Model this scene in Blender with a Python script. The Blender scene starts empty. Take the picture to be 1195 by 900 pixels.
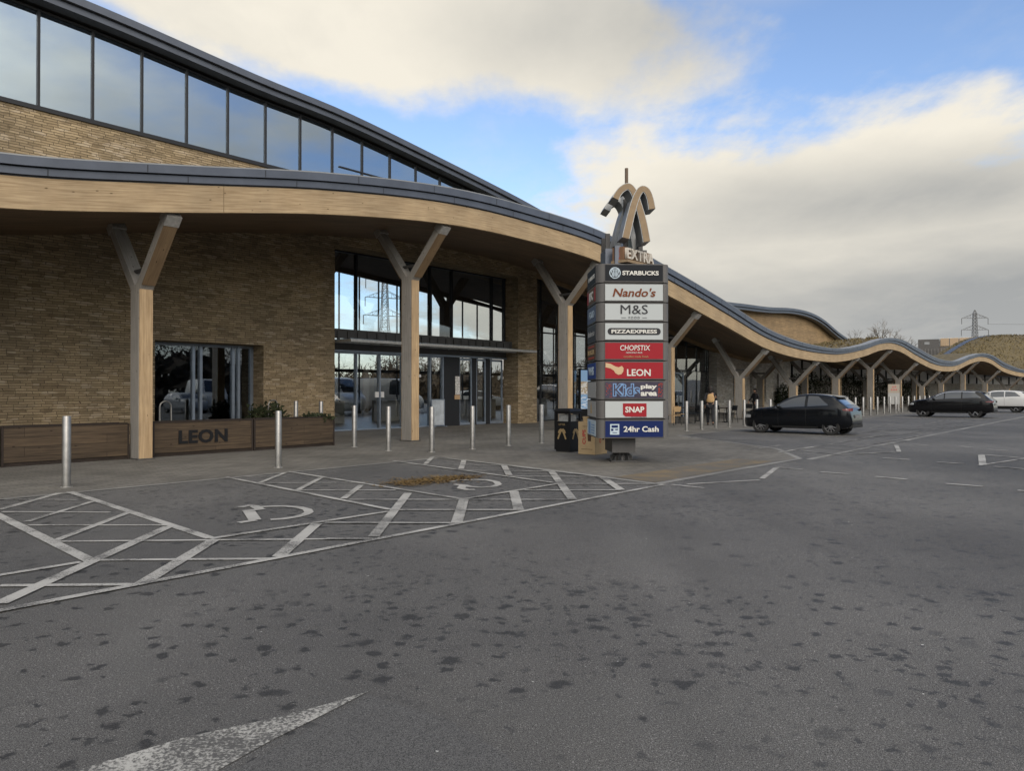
import bpy, bmesh, math, random
from mathutils import Vector, Matrix
R = math.radians
random.seed(7)
scene = bpy.context.scene
COL = scene.collection
CAM_H, FPX, HORIZON = 1.6, 870.0, 456.0

# ------------------------------------------------------------------ basics
def lerp(a, b, t): return a + (b - a) * t
def table(T, x):
    if x <= T[0][0]: return T[0][1]
    for i in range(len(T) - 1):
        (a, b), (c, d) = T[i], T[i + 1]
        if x <= c:
            m0 = (d - b) / (c - a) if i == 0 else (d - T[i-1][1]) / (c - T[i-1][0])
            m1 = (d - b) / (c - a) if i == len(T) - 2 else (T[i+2][1] - b) / (T[i+2][0] - a)
            h = c - a; t = (x - a) / h
            return ((2*t**3 - 3*t*t + 1) * b + (t**3 - 2*t*t + t) * h * m0 + (-2*t**3 + 3*t*t) * d + (t**3 - t*t) * h * m1)
    return T[-1][1]
def lin(T, x):
    if x <= T[0][0]: return T[0][1]
    for (a, b), (c, d) in zip(T, T[1:]):
        if x <= c: return b + (d - b) * (x - a) / (c - a)
    return T[-1][1]
def G(px, py, z=0.0):
    d = FPX * (CAM_H - z) / (py - HORIZON)
    return Vector(((px - 597.5) / FPX * d, d, z))

# plan of the building: s runs along the column line, o is the offset outwards from it
HEADT = [(66.5, 49.2), (70, 48.4), (90, 48), (96, 45.5), (104, 42), (112, 40), (122, 37), (140, 33), (200, 30)]
PLAN = []
def _plan():
    a = R(49.2); u = (math.cos(a), math.sin(a)); n = (u[1], -u[0])
    s = -40.0; x = s * u[0] - 17.95 * n[0]; y = s * u[1] - 17.95 * n[1]
    while s < 190:
        h = R(lin(HEADT, s)); PLAN.append((s, x, y, h))
        x += .1 * math.cos(h); y += .1 * math.sin(h); s += .1
_plan()
def F(s, o, z=0.0):
    i = (s + 40.0) / .1; k = max(0, min(len(PLAN) - 2, int(i))); t = i - k
    a, b = PLAN[k], PLAN[k + 1]
    h = lerp(a[3], b[3], t)
    return Vector((lerp(a[1], b[1], t) + o * math.sin(h), lerp(a[2], b[2], t) - o * math.cos(h), z))
def heading(s):
    k = max(0, min(len(PLAN) - 1, int(round((s + 40) / .1)))); return PLAN[k][3]

# ------------------------------------------------------------------ mesh builder
W = {}
class MB:
    def __init__(self): self.v = []; self.f = []; self.uv = []; self.mi = []
    def add(self, pts, faces, uvs=None, mi=0):
        b = len(self.v); self.v += [Vector(p) for p in pts]
        for i, f in enumerate(faces):
            self.f.append([b + k for k in f]); self.uv.append(uvs[i] if uvs else None); self.mi.append(mi)
    def hexa(self, p, mi=0, uvs=None):   # p: 4 bottom ccw, 4 top ccw
        self.add(p, [(3, 2, 1, 0), (4, 5, 6, 7), (0, 1, 5, 4), (1, 2, 6, 5), (2, 3, 7, 6), (3, 0, 4, 7)], uvs, mi)
    def box(self, x0, x1, y0, y1, z0, z1, mi=0):
        self.hexa([(x0, y0, z0), (x1, y0, z0), (x1, y1, z0), (x0, y1, z0), (x0, y0, z1), (x1, y0, z1), (x1, y1, z1), (x0, y1, z1)], mi)
    def fbox(self, s0, s1, o0, o1, z0, z1, step=3.0, mi=0, vz=None):
        """box along the facade; z0/z1 numbers or functions of s; o0 is the outer (front) side"""
        n = max(1, int(math.ceil(abs(s1 - s0) / step)))
        Z0 = z0 if callable(z0) else (lambda s: z0)
        Z1 = z1 if callable(z1) else (lambda s: z1)
        S = [lerp(s0, s1, i / n) for i in range(n + 1)]
        P = []
        for s in S: P += [F(s, o0, Z0(s)), F(s, o1, Z0(s)), F(s, o1, Z1(s)), F(s, o0, Z1(s))]
        fs, uv = [], []
        for i in range(n):
            a, b = 4 * i, 4 * i + 4; s, t = S[i], S[i + 1]; vs_, vt = (vz(s), vz(t)) if vz else (0, 0)
            fs.append((a, b, b + 3, a + 3)); uv.append(((s, Z0(s) - vs_), (t, Z0(t) - vt), (t, Z1(t) - vt), (s, Z1(s) - vs_)))
            fs.append((b + 1, a + 1, a + 2, b + 2)); uv.append(((t, Z0(t)), (s, Z0(s)), (s, Z1(s)), (t, Z1(t))))
            fs.append((a + 3, b + 3, b + 2, a + 2)); uv.append(((s, o0), (t, o0), (t, o1), (s, o1)))
            fs.append((b, a, a + 1, b + 1)); uv.append(((t, o0), (s, o0), (s, o1), (t, o1)))
        e = 4 * n
        fs.append((1, 0, 3, 2)); uv.append(((o1, Z0(s0)), (o0, Z0(s0)), (o0, Z1(s0)), (o1, Z1(s0))))
        fs.append((e, e + 1, e + 2, e + 3)); uv.append(((o0, Z0(s1)), (o1, Z0(s1)), (o1, Z1(s1)), (o0, Z1(s1))))
        self.add(P, fs, uv, mi)
    def grid(self, rows, uvs=None, mi=0, flip=False):
        n, m = len(rows), len(rows[0]); b = len(self.v)
        for r in rows: self.v += [Vector(p) for p in r]
        for i in range(n - 1):
            for j in range(m - 1):
                q = [(i, j), (i, j + 1), (i + 1, j + 1), (i + 1, j)]
                if flip: q.reverse()
                self.f.append([b + a * m + c for a, c in q]); self.mi.append(mi)
                self.uv.append([uvs[a][c] for a, c in q] if uvs else None)
    def beam(self, p0, p1, w, h, side, mi=0):
        p0, p1, side = Vector(p0), Vector(p1), Vector(side).normalized()
        d = (p1 - p0).normalized(); up = side.cross(d).normalized()
        a, b = side * w / 2, up * h / 2
        P = [p0 - a - b, p0 + a - b, p0 + a + b, p0 - a + b, p1 - a - b, p1 + a - b, p1 + a + b, p1 - a + b]
        L = (p1 - p0).length
        U = [((0, 0), (w, 0), (w, h), (0, h))] * 2 + [((0, 0), (0, w), (L, w), (L, 0)), ((0, 0), (0, h), (L, h), (L, 0)), ((0, 0), (0, w), (L, w), (L, 0)), ((0, 0), (0, h), (L, h), (L, 0))]
        self.hexa(P, mi, U)
    def tube(self, p0, p1, r0, r1=None, n=8, cap=True, mi=0):
        r1 = r0 if r1 is None else r1
        p0, p1 = Vector(p0), Vector(p1); d = (p1 - p0)
        if d.length < 1e-6: return
        d.normalize(); a = d.orthogonal().normalized(); c = d.cross(a)
        P = []
        for p, r in ((p0, r0), (p1, r1)):
            for k in range(n):
                t = 2 * math.pi * k / n; P.append(p + (a * math.cos(t) + c * math.sin(t)) * r)
        fs = [(k, (k + 1) % n, n + (k + 1) % n, n + k) for k in range(n)]
        if cap: fs += [tuple(reversed(range(n))), tuple(range(n, 2 * n))]
        self.add(P, fs, None, mi)
    def path(self, pts, r, n=8):
        for a, b in zip(pts, pts[1:]): self.tube(a, b, r, r, n)
    def lathe(self, prof, n=24, c=(0, 0, 0), axis='z', mi=0):
        c = Vector(c); P = []
        for r, h in prof:
            for k in range(n):
                t = 2 * math.pi * k / n
                q = (r * math.cos(t), r * math.sin(t), h)
                if axis == 'y': q = (q[0], q[2], q[1])
                if axis == 'x': q = (q[2], q[0], q[1])
                P.append(c + Vector(q))
        m = len(prof); fs = []
        for i in range(m - 1):
            for k in range(n):
                q = (i * n + k, i * n + (k + 1) % n, (i + 1) * n + (k + 1) % n, (i + 1) * n + k)
                fs.append(tuple(reversed(q)) if axis == 'y' else q)
        for i in (0, m - 1):
            if prof[i][0] > 1e-5: fs.append(tuple(range(i * n, i * n + n)))
        self.add(P, fs, None, mi)
    def prism(self, poly, origin, right, up, depth, mi=0):
        """polygon (2D) standing on the plane right/up at origin, thickened by depth along its normal"""
        o, r, u = Vector(origin), Vector(right), Vector(up); nrm = r.cross(u).normalized()
        n = len(poly); P = [o + r * x + u * y for x, y in poly] + [o + r * x + u * y + nrm * depth for x, y in poly]
        ar = sum(poly[i][0] * poly[(i + 1) % n][1] - poly[(i + 1) % n][0] * poly[i][1] for i in range(n))
        fs = [tuple(range(n)), tuple(range(n, 2 * n))]
        fs += [(k, (k + 1) % n, n + (k + 1) % n, n + k) for k in range(n)]
        self.add(P, fs, None, mi)
    def band(self, path, w, origin, right, up, depth, mi=0):
        """ribbon of width w following a 2D path, extruded"""
        L, Rr = [], []
        for i, p in enumerate(path):
            a = Vector(path[max(0, i - 1)]); b = Vector(path[min(len(path) - 1, i + 1)])
            d = (b - a).normalized(); q = Vector((-d.y, d.x)); ww = w[i] if isinstance(w, (list, tuple)) else w
            L.append((p[0] + q.x * ww / 2, p[1] + q.y * ww / 2)); Rr.append((p[0] - q.x * ww / 2, p[1] - q.y * ww / 2))
        for i in range(len(path) - 1):
            self.prism([L[i], L[i + 1], Rr[i + 1], Rr[i]], origin, right, up, depth, mi)
    def ellipsoid(self, c, r, n=12, m=8, mi=0):
        c = Vector(c); rows = []
        for i in range(m + 1):
            a = math.pi * i / m
            rows.append([c + Vector((r[0] * math.sin(a) * math.cos(2 * math.pi * k / n), r[1] * math.sin(a) * math.sin(2 * math.pi * k / n), r[2] * math.cos(a))) for k in range(n + 1)])
        self.grid(rows, None, mi)
    def build(self, name, mats, parent=None, smooth=False, fix=True, world=False):
        me = bpy.data.meshes.new(name)
        V = self.v
        if world and parent is not None:
            inv = W[parent.name].inverted(); V = [inv @ p for p in V]
        me.from_pydata([tuple(p) for p in V], [], self.f)
        if any(u is not None for u in self.uv):
            lay = me.uv_layers.new(name='UVMap'); i = 0
            for f, u in zip(self.f, self.uv):
                for k in range(len(f)):
                    if u is not None: lay.data[i].uv = u[k]
                    i += 1
        for m in (mats if isinstance(mats, (list, tuple)) else [mats]): me.materials.append(m)
        for p, k in zip(me.polygons, self.mi): p.material_index = k
        if fix or smooth:
            bm = bmesh.new(); bm.from_mesh(me)
            if smooth: bmesh.ops.remove_doubles(bm, verts=bm.verts, dist=1e-5)
            if fix: bmesh.ops.recalc_face_normals(bm, faces=bm.faces)
            bm.to_mesh(me); bm.free()
        if smooth:
            for p in me.polygons: p.use_smooth = True
            try: me.set_sharp_from_angle(angle=R(38))
            except Exception: pass
        return link(name, me, parent)
def link(name, data, parent=None):
    o = bpy.data.objects.new(name, data); COL.objects.link(o)
    if parent is not None:
        o.parent = parent; W[o.name] = W.get(parent.name, Matrix())
    else: W[o.name] = Matrix()
    return o
def tag(o, label=None, cat=None, group=None, kind=None):
    if label: o['label'] = label
    if cat: o['category'] = cat
    if group: o['group'] = group
    if kind: o['kind'] = kind
    return o
def thing(name, label, cat, loc=(0, 0, 0), rz=0.0, group=None):
    o = bpy.data.objects.new(name, None); COL.objects.link(o); o.empty_display_size = .2
    o.location = loc; o.rotation_euler = (0, 0, rz)
    W[o.name] = Matrix.Translation(Vector(loc)) @ Matrix.Rotation(rz, 4, 'Z')
    return tag(o, label, cat, group)
def kids(o): return [c for c in COL.objects if c.parent is o]
KIDS = {}
def dup(root, loc, rz, label, group=None):
    def rec(o, par):
        c = o.copy(); COL.objects.link(c); c.parent = par; W[c.name] = Matrix()
        for k in list(o.children): rec(k, c)
        return c
    r = rec(root, None); r.location = loc; r.rotation_euler = (0, 0, rz); r['label'] = label
    if group: r['group'] = group
    return r
FONT_CACHE = {}
def text_part(txt, name, mat, parent, center, right, up, w, h, depth=.008, bold=0.0, shear=0.0, keep=False, spacing=1.0):
    """lettering as a mesh, fitted into w x h around center"""
    cu = bpy.data.curves.new('txt', 'FONT'); cu.body = txt; cu.size = 1; cu.offset = bold; cu.shear = shear
    cu.space_character = spacing; cu.resolution_u = 3; cu.extrude = .02
    ob = bpy.data.objects.new('txt', cu); COL.objects.link(ob)
    bpy.context.view_layer.update()
    me = bpy.data.meshes.new_from_object(ob.evaluated_get(bpy.context.evaluated_depsgraph_get()))
    bpy.data.objects.remove(ob); bpy.data.curves.remove(cu)
    xs = [v.co.x for v in me.vertices]; ys = [v.co.y for v in me.vertices]
    x0, x1, y0, y1 = min(xs), max(xs), min(ys), max(ys)
    sx = w / (x1 - x0); sy = (h / (y1 - y0)) if h else sx
    if h is None: h = sy * (y1 - y0)
    c, r, u = Vector(center), Vector(right).normalized(), Vector(up).normalized(); n = r.cross(u)
    for v in me.vertices:
        p = v.co; v.co = c + r * ((p.x - (x0 + x1) / 2) * sx) + u * ((p.y - (y0 + y1) / 2) * sy) + n * ((p.z + .02) / .04 * depth)
    me.name = name; me.materials.clear(); me.materials.append(mat)
    return link(name, me, parent)

# ------------------------------------------------------------------ materials
def mat(name, color=(.5, .5, .5), rough=.6, metal=0.0, spec=.4, noise=0.0, nscale=3.0, bump=0.0, bscale=40.0, emit=None, estr=0.0, coat=0.0):
    m = bpy.data.materials.new(name); m.use_nodes = True; nt = m.node_tree; N = nt.nodes; b = N['Principled BSDF']
    b.inputs['Base Color'].default_value = (*color, 1); b.inputs['Roughness'].default_value = rough
    b.inputs['Metallic'].default_value = metal; b.inputs['Specular IOR Level'].default_value = spec
    b.inputs['Coat Weight'].default_value = coat; b.inputs['Coat Roughness'].default_value = .05
    if emit: b.inputs['Emission Color'].default_value = (*emit, 1); b.inputs['Emission Strength'].default_value = estr
    if noise or bump:
        tc = N.new('ShaderNodeTexCoord')
    if noise:
        n = N.new('ShaderNodeTexNoise'); n.inputs['Scale'].default_value = nscale; n.inputs['Detail'].default_value = 6; n.inputs['Roughness'].default_value = .65
        nt.links.new(tc.outputs['Object'], n.inputs['Vector'])
        mr = N.new('ShaderNodeMapRange'); mr.inputs['From Min'].default_value = .3; mr.inputs['From Max'].default_value = .7
        mr.inputs['To Min'].default_value = 1 - noise; mr.inputs['To Max'].default_value = 1 + noise
        nt.links.new(n.outputs['Fac'], mr.inputs['Value'])
        mx = N.new('ShaderNodeMix'); mx.data_type = 'RGBA'; mx.blend_type = 'MULTIPLY'; mx.inputs['Factor'].default_value = 1
        mx.inputs['A'].default_value = (*color, 1); nt.links.new(mr.outputs['Result'], mx.inputs['B'])
        nt.links.new(mx.outputs['Result'], b.inputs['Base Color'])
    if bump:
        n2 = N.new('ShaderNodeTexNoise'); n2.inputs['Scale'].default_value = bscale; n2.inputs['Detail'].default_value = 4
        nt.links.new(tc.outputs['Object'], n2.inputs['Vector'])
        bp = N.new('ShaderNodeBump'); bp.inputs['Strength'].default_value = bump; bp.inputs['Distance'].default_value = .02
        nt.links.new(n2.outputs['Fac'], bp.inputs['Height']); nt.links.new(bp.outputs['Normal'], b.inputs['Normal'])
    return m
class NT:
    """tiny helper for node graphs"""
    def __init__(s, m): s.t = m.node_tree; s.N = s.t.nodes; s.L = s.t.links
    def n(s, typ, **kw):
        x = s.N.new(typ)
        for k, v in kw.items():
            if hasattr(x, k) and k not in ('Scale',): setattr(x, k, v)
        return x
    def set(s, node, **kw):
        for k, v in kw.items(): node.inputs[k.replace('_', ' ')].default_value = v
        return node
    def link(s, a, b): s.L.new(a, b)
    def math(s, op, a, b=None, c=None, clamp=False):
        x = s.N.new('ShaderNodeMath'); x.operation = op; x.use_clamp = clamp
        for i, q in enumerate((a, b, c)):
            if q is None: continue
            if isinstance(q, (int, float)): x.inputs[i].default_value = q
            else: s.L.new(q, x.inputs[i])
        return x.outputs[0]
    def ramp(s, val, lo, hi, a=0.0, b=1.0, smooth=True):
        x = s.N.new('ShaderNodeMapRange'); x.clamp = True
        if smooth: x.interpolation_type = 'SMOOTHSTEP'
        s.L.new(val, x.inputs['Value'])
        for k, q in (('From Min', lo), ('From Max', hi), ('To Min', a), ('To Max', b)): x.inputs[k].default_value = q
        return x.outputs['Result']
    def mix(s, fac, a, b, mode='MIX'):
        x = s.N.new('ShaderNodeMix'); x.data_type = 'RGBA'; x.blend_type = mode
        for i, q in (('Factor', fac), ('A', a), ('B', b)):
            if isinstance(q, tuple): x.inputs[i].default_value = (*q, 1) if len(q) == 3 else q
            elif isinstance(q, (int, float)): x.inputs[i].default_value = q
            else: s.L.new(q, x.inputs[i])
        return x.outputs['Result']
    def noise(s, vec, scale, detail=4, rough=.55):
        x = s.N.new('ShaderNodeTexNoise'); x.inputs['Scale'].default_value = scale; x.inputs['Detail'].default_value = detail; x.inputs['Roughness'].default_value = rough
        if vec is not None: s.L.new(vec, x.inputs['Vector'])
        return x.outputs['Fac']
    def mapping(s, vec, scale=(1, 1, 1), rot=(0, 0, 0), loc=(0, 0, 0)):
        x = s.N.new('ShaderNodeMapping'); s.L.new(vec, x.inputs['Vector'])
        x.inputs['Scale'].default_value = scale; x.inputs['Rotation'].default_value = rot; x.inputs['Location'].default_value = loc
        return x.outputs['Vector']
def newmat(name):
    m = bpy.data.materials.new(name); m.use_nodes = True; return m, NT(m), m.node_tree.nodes['Principled BSDF']

def brick_mat(name, c1, c2, mortar, bw=.30, rh=.072, ms=.007, rot=0.0):
    m, g, b = newmat(name); tc = g.n('ShaderNodeTexCoord')
    uv = tc.outputs['UV']
    # uneven courses: shift the lookup a little
    nz = g.n('ShaderNodeTexNoise'); g.set(nz, Scale=2.2, Detail=2.0); g.link(uv, nz.inputs['Vector'])
    off = g.n('ShaderNodeVectorMath', operation='SUBTRACT'); g.link(nz.outputs['Color'], off.inputs[0]); off.inputs[1].default_value = (.5, .5, .5)
    sc = g.n('ShaderNodeVectorMath', operation='MULTIPLY'); g.link(off.outputs[0], sc.inputs[0]); sc.inputs[1].default_value = (.25, .035, 0)
    ad = g.n('ShaderNodeVectorMath', operation='ADD'); g.link(uv, ad.inputs[0]); g.link(sc.outputs[0], ad.inputs[1])
    def bt(width, row, seed):
        x = g.n('ShaderNodeTexBrick'); x.offset = .43; x.offset_frequency = 2; x.squash = 1.35; x.squash_frequency = 3
        g.set(x, Scale=1.0, Mortar_Size=ms, Mortar_Smooth=.35, Bias=0.0, Brick_Width=width, Row_Height=row)
        x.inputs['Color1'].default_value = (0, 0, 0, 1); x.inputs['Color2'].default_value = (1, 1, 1, 1); x.inputs['Mortar'].default_value = (.5, .5, .5, 1)
        g.link(g.mapping(ad.outputs[0], loc=(seed, seed * .37, 0)), x.inputs['Vector']); return x
    br = bt(bw, rh, 0.0)
    col = g.mix(br.outputs['Color'], c1, c2)
    patch = g.noise(uv, .45, 5, .6)
    col = g.mix(1.0, col, g.mix(g.ramp(patch, .3, .7), (.78, .78, .8), (1.18, 1.14, 1.08)), 'MULTIPLY')
    fine = g.noise(uv, 26, 5, .7)
    col = g.mix(1.0, col, g.mix(fine, (.62, .62, .62), (1.36, 1.36, 1.36)), 'MULTIPLY')
    # odd pale or dark stones
    vo = g.n('ShaderNodeTexVoronoi'); g.link(g.mapping(ad.outputs[0], scale=(3.4, 14, 1)), vo.inputs['Vector']); g.set(vo, Scale=1.0)
    sep = g.n('ShaderNodeSeparateColor'); g.link(vo.outputs['Color'], sep.inputs['Color'])
    col = g.mix(g.ramp(sep.outputs[0], .86, .95, 0, .55), col, (c2[0] * 1.35, c2[1] * 1.4, c2[2] * 1.6))
    col = g.mix(g.ramp(sep.outputs[1], .84, .95, 0, .5), col, (c1[0] * .55, c1[1] * .52, c1[2] * .5))
    col = g.mix(br.outputs['Fac'], col, mortar)
    g.link(col, b.inputs['Base Color']); b.inputs['Roughness'].default_value = .9; b.inputs['Specular IOR Level'].default_value = .15
    hgt = g.math('ADD', g.math('MULTIPLY', br.outputs['Fac'], -1.0), g.math('MULTIPLY', fine, .55))
    hgt = g.math('ADD', hgt, g.math('MULTIPLY', br.outputs['Color'], .45))
    bp = g.n('ShaderNodeBump'); g.set(bp, Strength=.9, Distance=.025); g.link(hgt, bp.inputs['Height']); g.link(bp.outputs['Normal'], b.inputs['Normal'])
    return m
def wood_mat(name, c1, c2, knots=True, along='x', scale=1.0, rough=.7, coords='UV', seams=0.0):
    m, g, b = newmat(name); tc = g.n('ShaderNodeTexCoord'); v = tc.outputs[coords]
    st = (1.2, 28, 28) if along == 'x' else (28, 1.2, 28)
    if along == 'z': st = (28, 28, 1.2)
    gr = g.noise(g.mapping(v, scale=tuple(q * scale for q in st)), 1.0, 6, .6)
    col = g.mix(g.ramp(gr, .3, .72), c1, c2)
    pt = g.noise(v, .8, 4, .6)
    col = g.mix(1.0, col, g.mix(g.ramp(pt, .3, .7), (.86, .86, .86), (1.1, 1.09, 1.07)), 'MULTIPLY')
    if seams:   # board joints
        bk = g.n('ShaderNodeTexBrick'); bk.offset = .37; g.set(bk, Scale=1.0, Mortar_Size=.004, Brick_Width=2.6, Row_Height=seams)
        bk.inputs['Color1'].default_value = (.84, .84, .84, 1); bk.inputs['Color2'].default_value = (1.14, 1.12, 1.08, 1); bk.inputs['Mortar'].default_value = (.25, .25, .25, 1)
        g.link(v, bk.inputs['Vector']); col = g.mix(1.0, col, bk.outputs['Color'], 'MULTIPLY')
    if knots:
        vo = g.n('ShaderNodeTexVoronoi'); kk = (1.5, 3.4, 1) if along == 'x' else (3.4, 1.5, 1)
        g.link(g.mapping(v, scale=kk), vo.inputs['Vector']); g.set(vo, Scale=1.9)
        col = g.mix(g.ramp(vo.outputs['Distance'], .04, .12, .85, 0), col, (c1[0] * .28, c1[1] * .24, c1[2] * .2))
    g.link(col, b.inputs['Base Color']); b.inputs['Roughness'].default_value = rough; b.inputs['Specular IOR Level'].default_value = .25
    bp = g.n('ShaderNodeBump'); g.set(bp, Strength=.15, Distance=.01); g.link(gr, bp.inputs['Height']); g.link(bp.outputs['Normal'], b.inputs['Normal'])
    return m
def asphalt_mat():
    m, g, b = newmat('asphalt'); tc = g.n('ShaderNodeTexCoord'); v = tc.outputs['Object']
    fine = g.noise(v, 210, 3, .7)
    mid = g.noise(v, 55, 4, .6)
    big = g.noise(v, .22, 6, .6)
    lane = g.noise(g.mapping(v, scale=(.5, .055, 1), rot=(0, 0, R(-41))), 1.0, 4, .55)
    grain = g.noise(v, 105, 3, .8)
    col = g.mix(g.ramp(g.math('ADD', g.math('MULTIPLY', fine, .55), g.math('MULTIPLY', grain, .45)), .36, .66), (.008, .0078, .0075), (.218, .212, .203))
    vo = g.n('ShaderNodeTexVoronoi'); g.link(v, vo.inputs['Vector']); g.set(vo, Scale=95.0)
    sp = g.n('ShaderNodeSeparateColor'); g.link(vo.outputs['Color'], sp.inputs['Color'])
    col = g.mix(g.math('MULTIPLY', g.ramp(sp.outputs[0], .84, .94, 0, 1), g.ramp(vo.outputs['Distance'], .25, .45, .75, 0)), col, (.30, .29, .28))
    col = g.mix(1.0, col, g.mix(g.ramp(mid, .3, .7), (.84, .84, .84), (1.14, 1.14, 1.14)), 'MULTIPLY')
    col = g.mix(1.0, col, g.mix(g.ramp(big, .32, .68), (.76, .76, .77), (1.14, 1.13, 1.11)), 'MULTIPLY')
    col = g.mix(1.0, col, g.mix(g.ramp(lane, .35, .65), (.86, .86, .86), (1.08, 1.08, 1.08)), 'MULTIPLY')
    # oil and damp spots in clusters
    dist = g.n('ShaderNodeTexNoise'); g.set(dist, Scale=14.0, Detail=4.0); g.link(v, dist.inputs['Vector'])
    dv = g.n('ShaderNodeVectorMath', operation='MULTIPLY'); g.link(dist.outputs['Color'], dv.inputs[0]); dv.inputs[1].default_value = (.17, .17, 0)
    av = g.n('ShaderNodeVectorMath', operation='ADD'); g.link(v, av.inputs[0]); g.link(dv.outputs[0], av.inputs[1])
    spot = None
    for k, (scl, lo, rmax, seed, cl, strength) in enumerate([(3.2, .46, .27, 3.3, .42, .72), (5.2, .36, .30, 17.1, .41, .72), (8.0, .36, .32, 29.7, .42, .64), (1.1, .66, .2, 41.0, .48, .35)]):
        w = g.n('ShaderNodeTexVoronoi'); g.link(g.mapping(av.outputs[0], loc=(seed, seed, 0)), w.inputs['Vector']); g.set(w, Scale=scl); w.voronoi_dimensions = '2D'
        s2 = g.n('ShaderNodeSeparateColor'); g.link(w.outputs['Color'], s2.inputs['Color'])
        mask = g.noise(g.mapping(v, loc=(seed * 2, 0, 0)), .33, 3, .5)
        pick = g.math('MULTIPLY', g.ramp(s2.outputs[0], lo, lo + .02), g.ramp(mask, cl, cl + .14))
        rad = g.math('MULTIPLY', g.math('ADD', g.math('MULTIPLY', s2.outputs[1], .7), .3), rmax)
        inside = g.ramp(g.math('DIVIDE', w.outputs['Distance'], rad), .55, 1.05, 1.0, 0.0)
        f = g.math('MULTIPLY', g.math('MULTIPLY', inside, pick), strength)
        spot = f if spot is None else g.math('MAXIMUM', spot, f)
    col = g.mix(spot, col, (.014, .014, .014))
    g.link(col, b.inputs['Base Color']); b.inputs['Specular IOR Level'].default_value = .36
    g.link(g.ramp(spot, 0, .6, .84, .66), b.inputs['Roughness'])
    bp = g.n('ShaderNodeBump'); g.set(bp, Strength=.45, Distance=.006); g.link(g.math('ADD', fine, mid), bp.inputs['Height']); g.link(bp.outputs['Normal'], b.inputs['Normal'])
    return m
def paint_mat(name, color, wear=.42, asphalt=(.085, .083, .08)):
    m, g, b = newmat(name); tc = g.n('ShaderNodeTexCoord'); v = tc.outputs['Object']
    a = g.noise(v, 60, 4, .75); c = g.noise(v, 1.6, 4, .6)
    f = g.math('ADD', g.math('MULTIPLY', a, .75), g.math('MULTIPLY', c, .55))
    mask = g.ramp(f, wear + .08, wear + .22)
    fine = g.noise(v, 210, 3, .7)
    dirt = g.mix(g.ramp(c, .3, .7), tuple(q * .78 for q in color), color)
    dirt = g.mix(1.0, dirt, g.mix(fine, (.8, .8, .8), (1.15, 1.15, 1.15)), 'MULTIPLY')
    g.link(g.mix(mask, asphalt, dirt), b.inputs['Base Color']); b.inputs['Roughness'].default_value = .8; b.inputs['Specular IOR Level'].default_value = .25
    return m
def paver_mat(name, c1, c2, mortar, bw, rh, rot):
    m, g, b = newmat(name); tc = g.n('ShaderNodeTexCoord'); v = tc.outputs['Object']
    br = g.n('ShaderNodeTexBrick'); g.link(g.mapping(v, rot=(0, 0, rot)), br.inputs['Vector'])
    g.set(br, Scale=1.0, Mortar_Size=.006, Mortar_Smooth=.2, Brick_Width=bw, Row_Height=rh)
    br.inputs['Color1'].default_value = (*c1, 1); br.inputs['Color2'].default_value = (*c2, 1); br.inputs['Mortar'].default_value = (*mortar, 1)
    big = g.noise(v, .4, 5, .6); fine = g.noise(v, 90, 4, .7)
    col = g.mix(1.0, br.outputs['Color'], g.mix(g.ramp(big, .3, .7), (.75, .75, .75), (1.15, 1.15, 1.15)), 'MULTIPLY')
    col = g.mix(1.0, col, g.mix(fine, (.7, .7, .7), (1.3, 1.3, 1.3)), 'MULTIPLY')
    g.link(col, b.inputs['Base Color']); b.inputs['Roughness'].default_value = .85; b.inputs['Specular IOR Level'].default_value = .25
    bp = g.n('ShaderNodeBump'); g.set(bp, Strength=.4, Distance=.006); g.link(g.math('SUBTRACT', fine, br.outputs['Fac']), bp.inputs['Height']); g.link(bp.outputs['Normal'], b.inputs['Normal'])
    return m
def glass_mat(name, refl=.5, tint=(.35, .42, .47), rtint=(.86, .93, 1.0)):
    m = bpy.data.materials.new(name); m.use_nodes = True; nt = m.node_tree; nt.nodes.clear()
    g = NT(m); out = g.n('ShaderNodeOutputMaterial')
    tr = g.n('ShaderNodeBsdfTransparent'); tr.inputs['Color'].default_value = (*tint, 1)
    gl = g.n('ShaderNodeBsdfGlossy'); gl.inputs['Roughness'].default_value = .012; gl.inputs['Color'].default_value = (*rtint, 1)
    tc = g.n('ShaderNodeTexCoord'); nz = g.noise(tc.outputs['Object'], .9, 2, .5)
    bp = g.n('ShaderNodeBump'); g.set(bp, Strength=.03, Distance=.02); g.link(nz, bp.inputs['Height']); g.link(bp.outputs['Normal'], gl.inputs['Normal'])
    fr = g.n('ShaderNodeLayerWeight'); fr.inputs['Blend'].default_value = .5
    fac = g.math('ADD', g.math('MULTIPLY', g.math('POWER', fr.outputs['Facing'], 4.0), 1 - refl), refl, clamp=True)
    mx = g.n('ShaderNodeMixShader'); g.link(fac, mx.inputs[0]); g.link(tr.outputs[0], mx.inputs[1]); g.link(gl.outputs[0], mx.inputs[2]); g.link(mx.outputs[0], out.inputs['Surface'])
    return m
def leaf_mat(name, c1, c2):
    m, g, b = newmat(name); tc = g.n('ShaderNodeTexCoord'); v = tc.outputs['Object']
    a = g.noise(v, 2.5, 5, .7); g.link(g.mix(g.ramp(a, .3, .7), c1, c2), b.inputs['Base Color']); b.inputs['Roughness'].default_value = .7; b.inputs['Specular IOR Level'].default_value = .25
    return m

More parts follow.
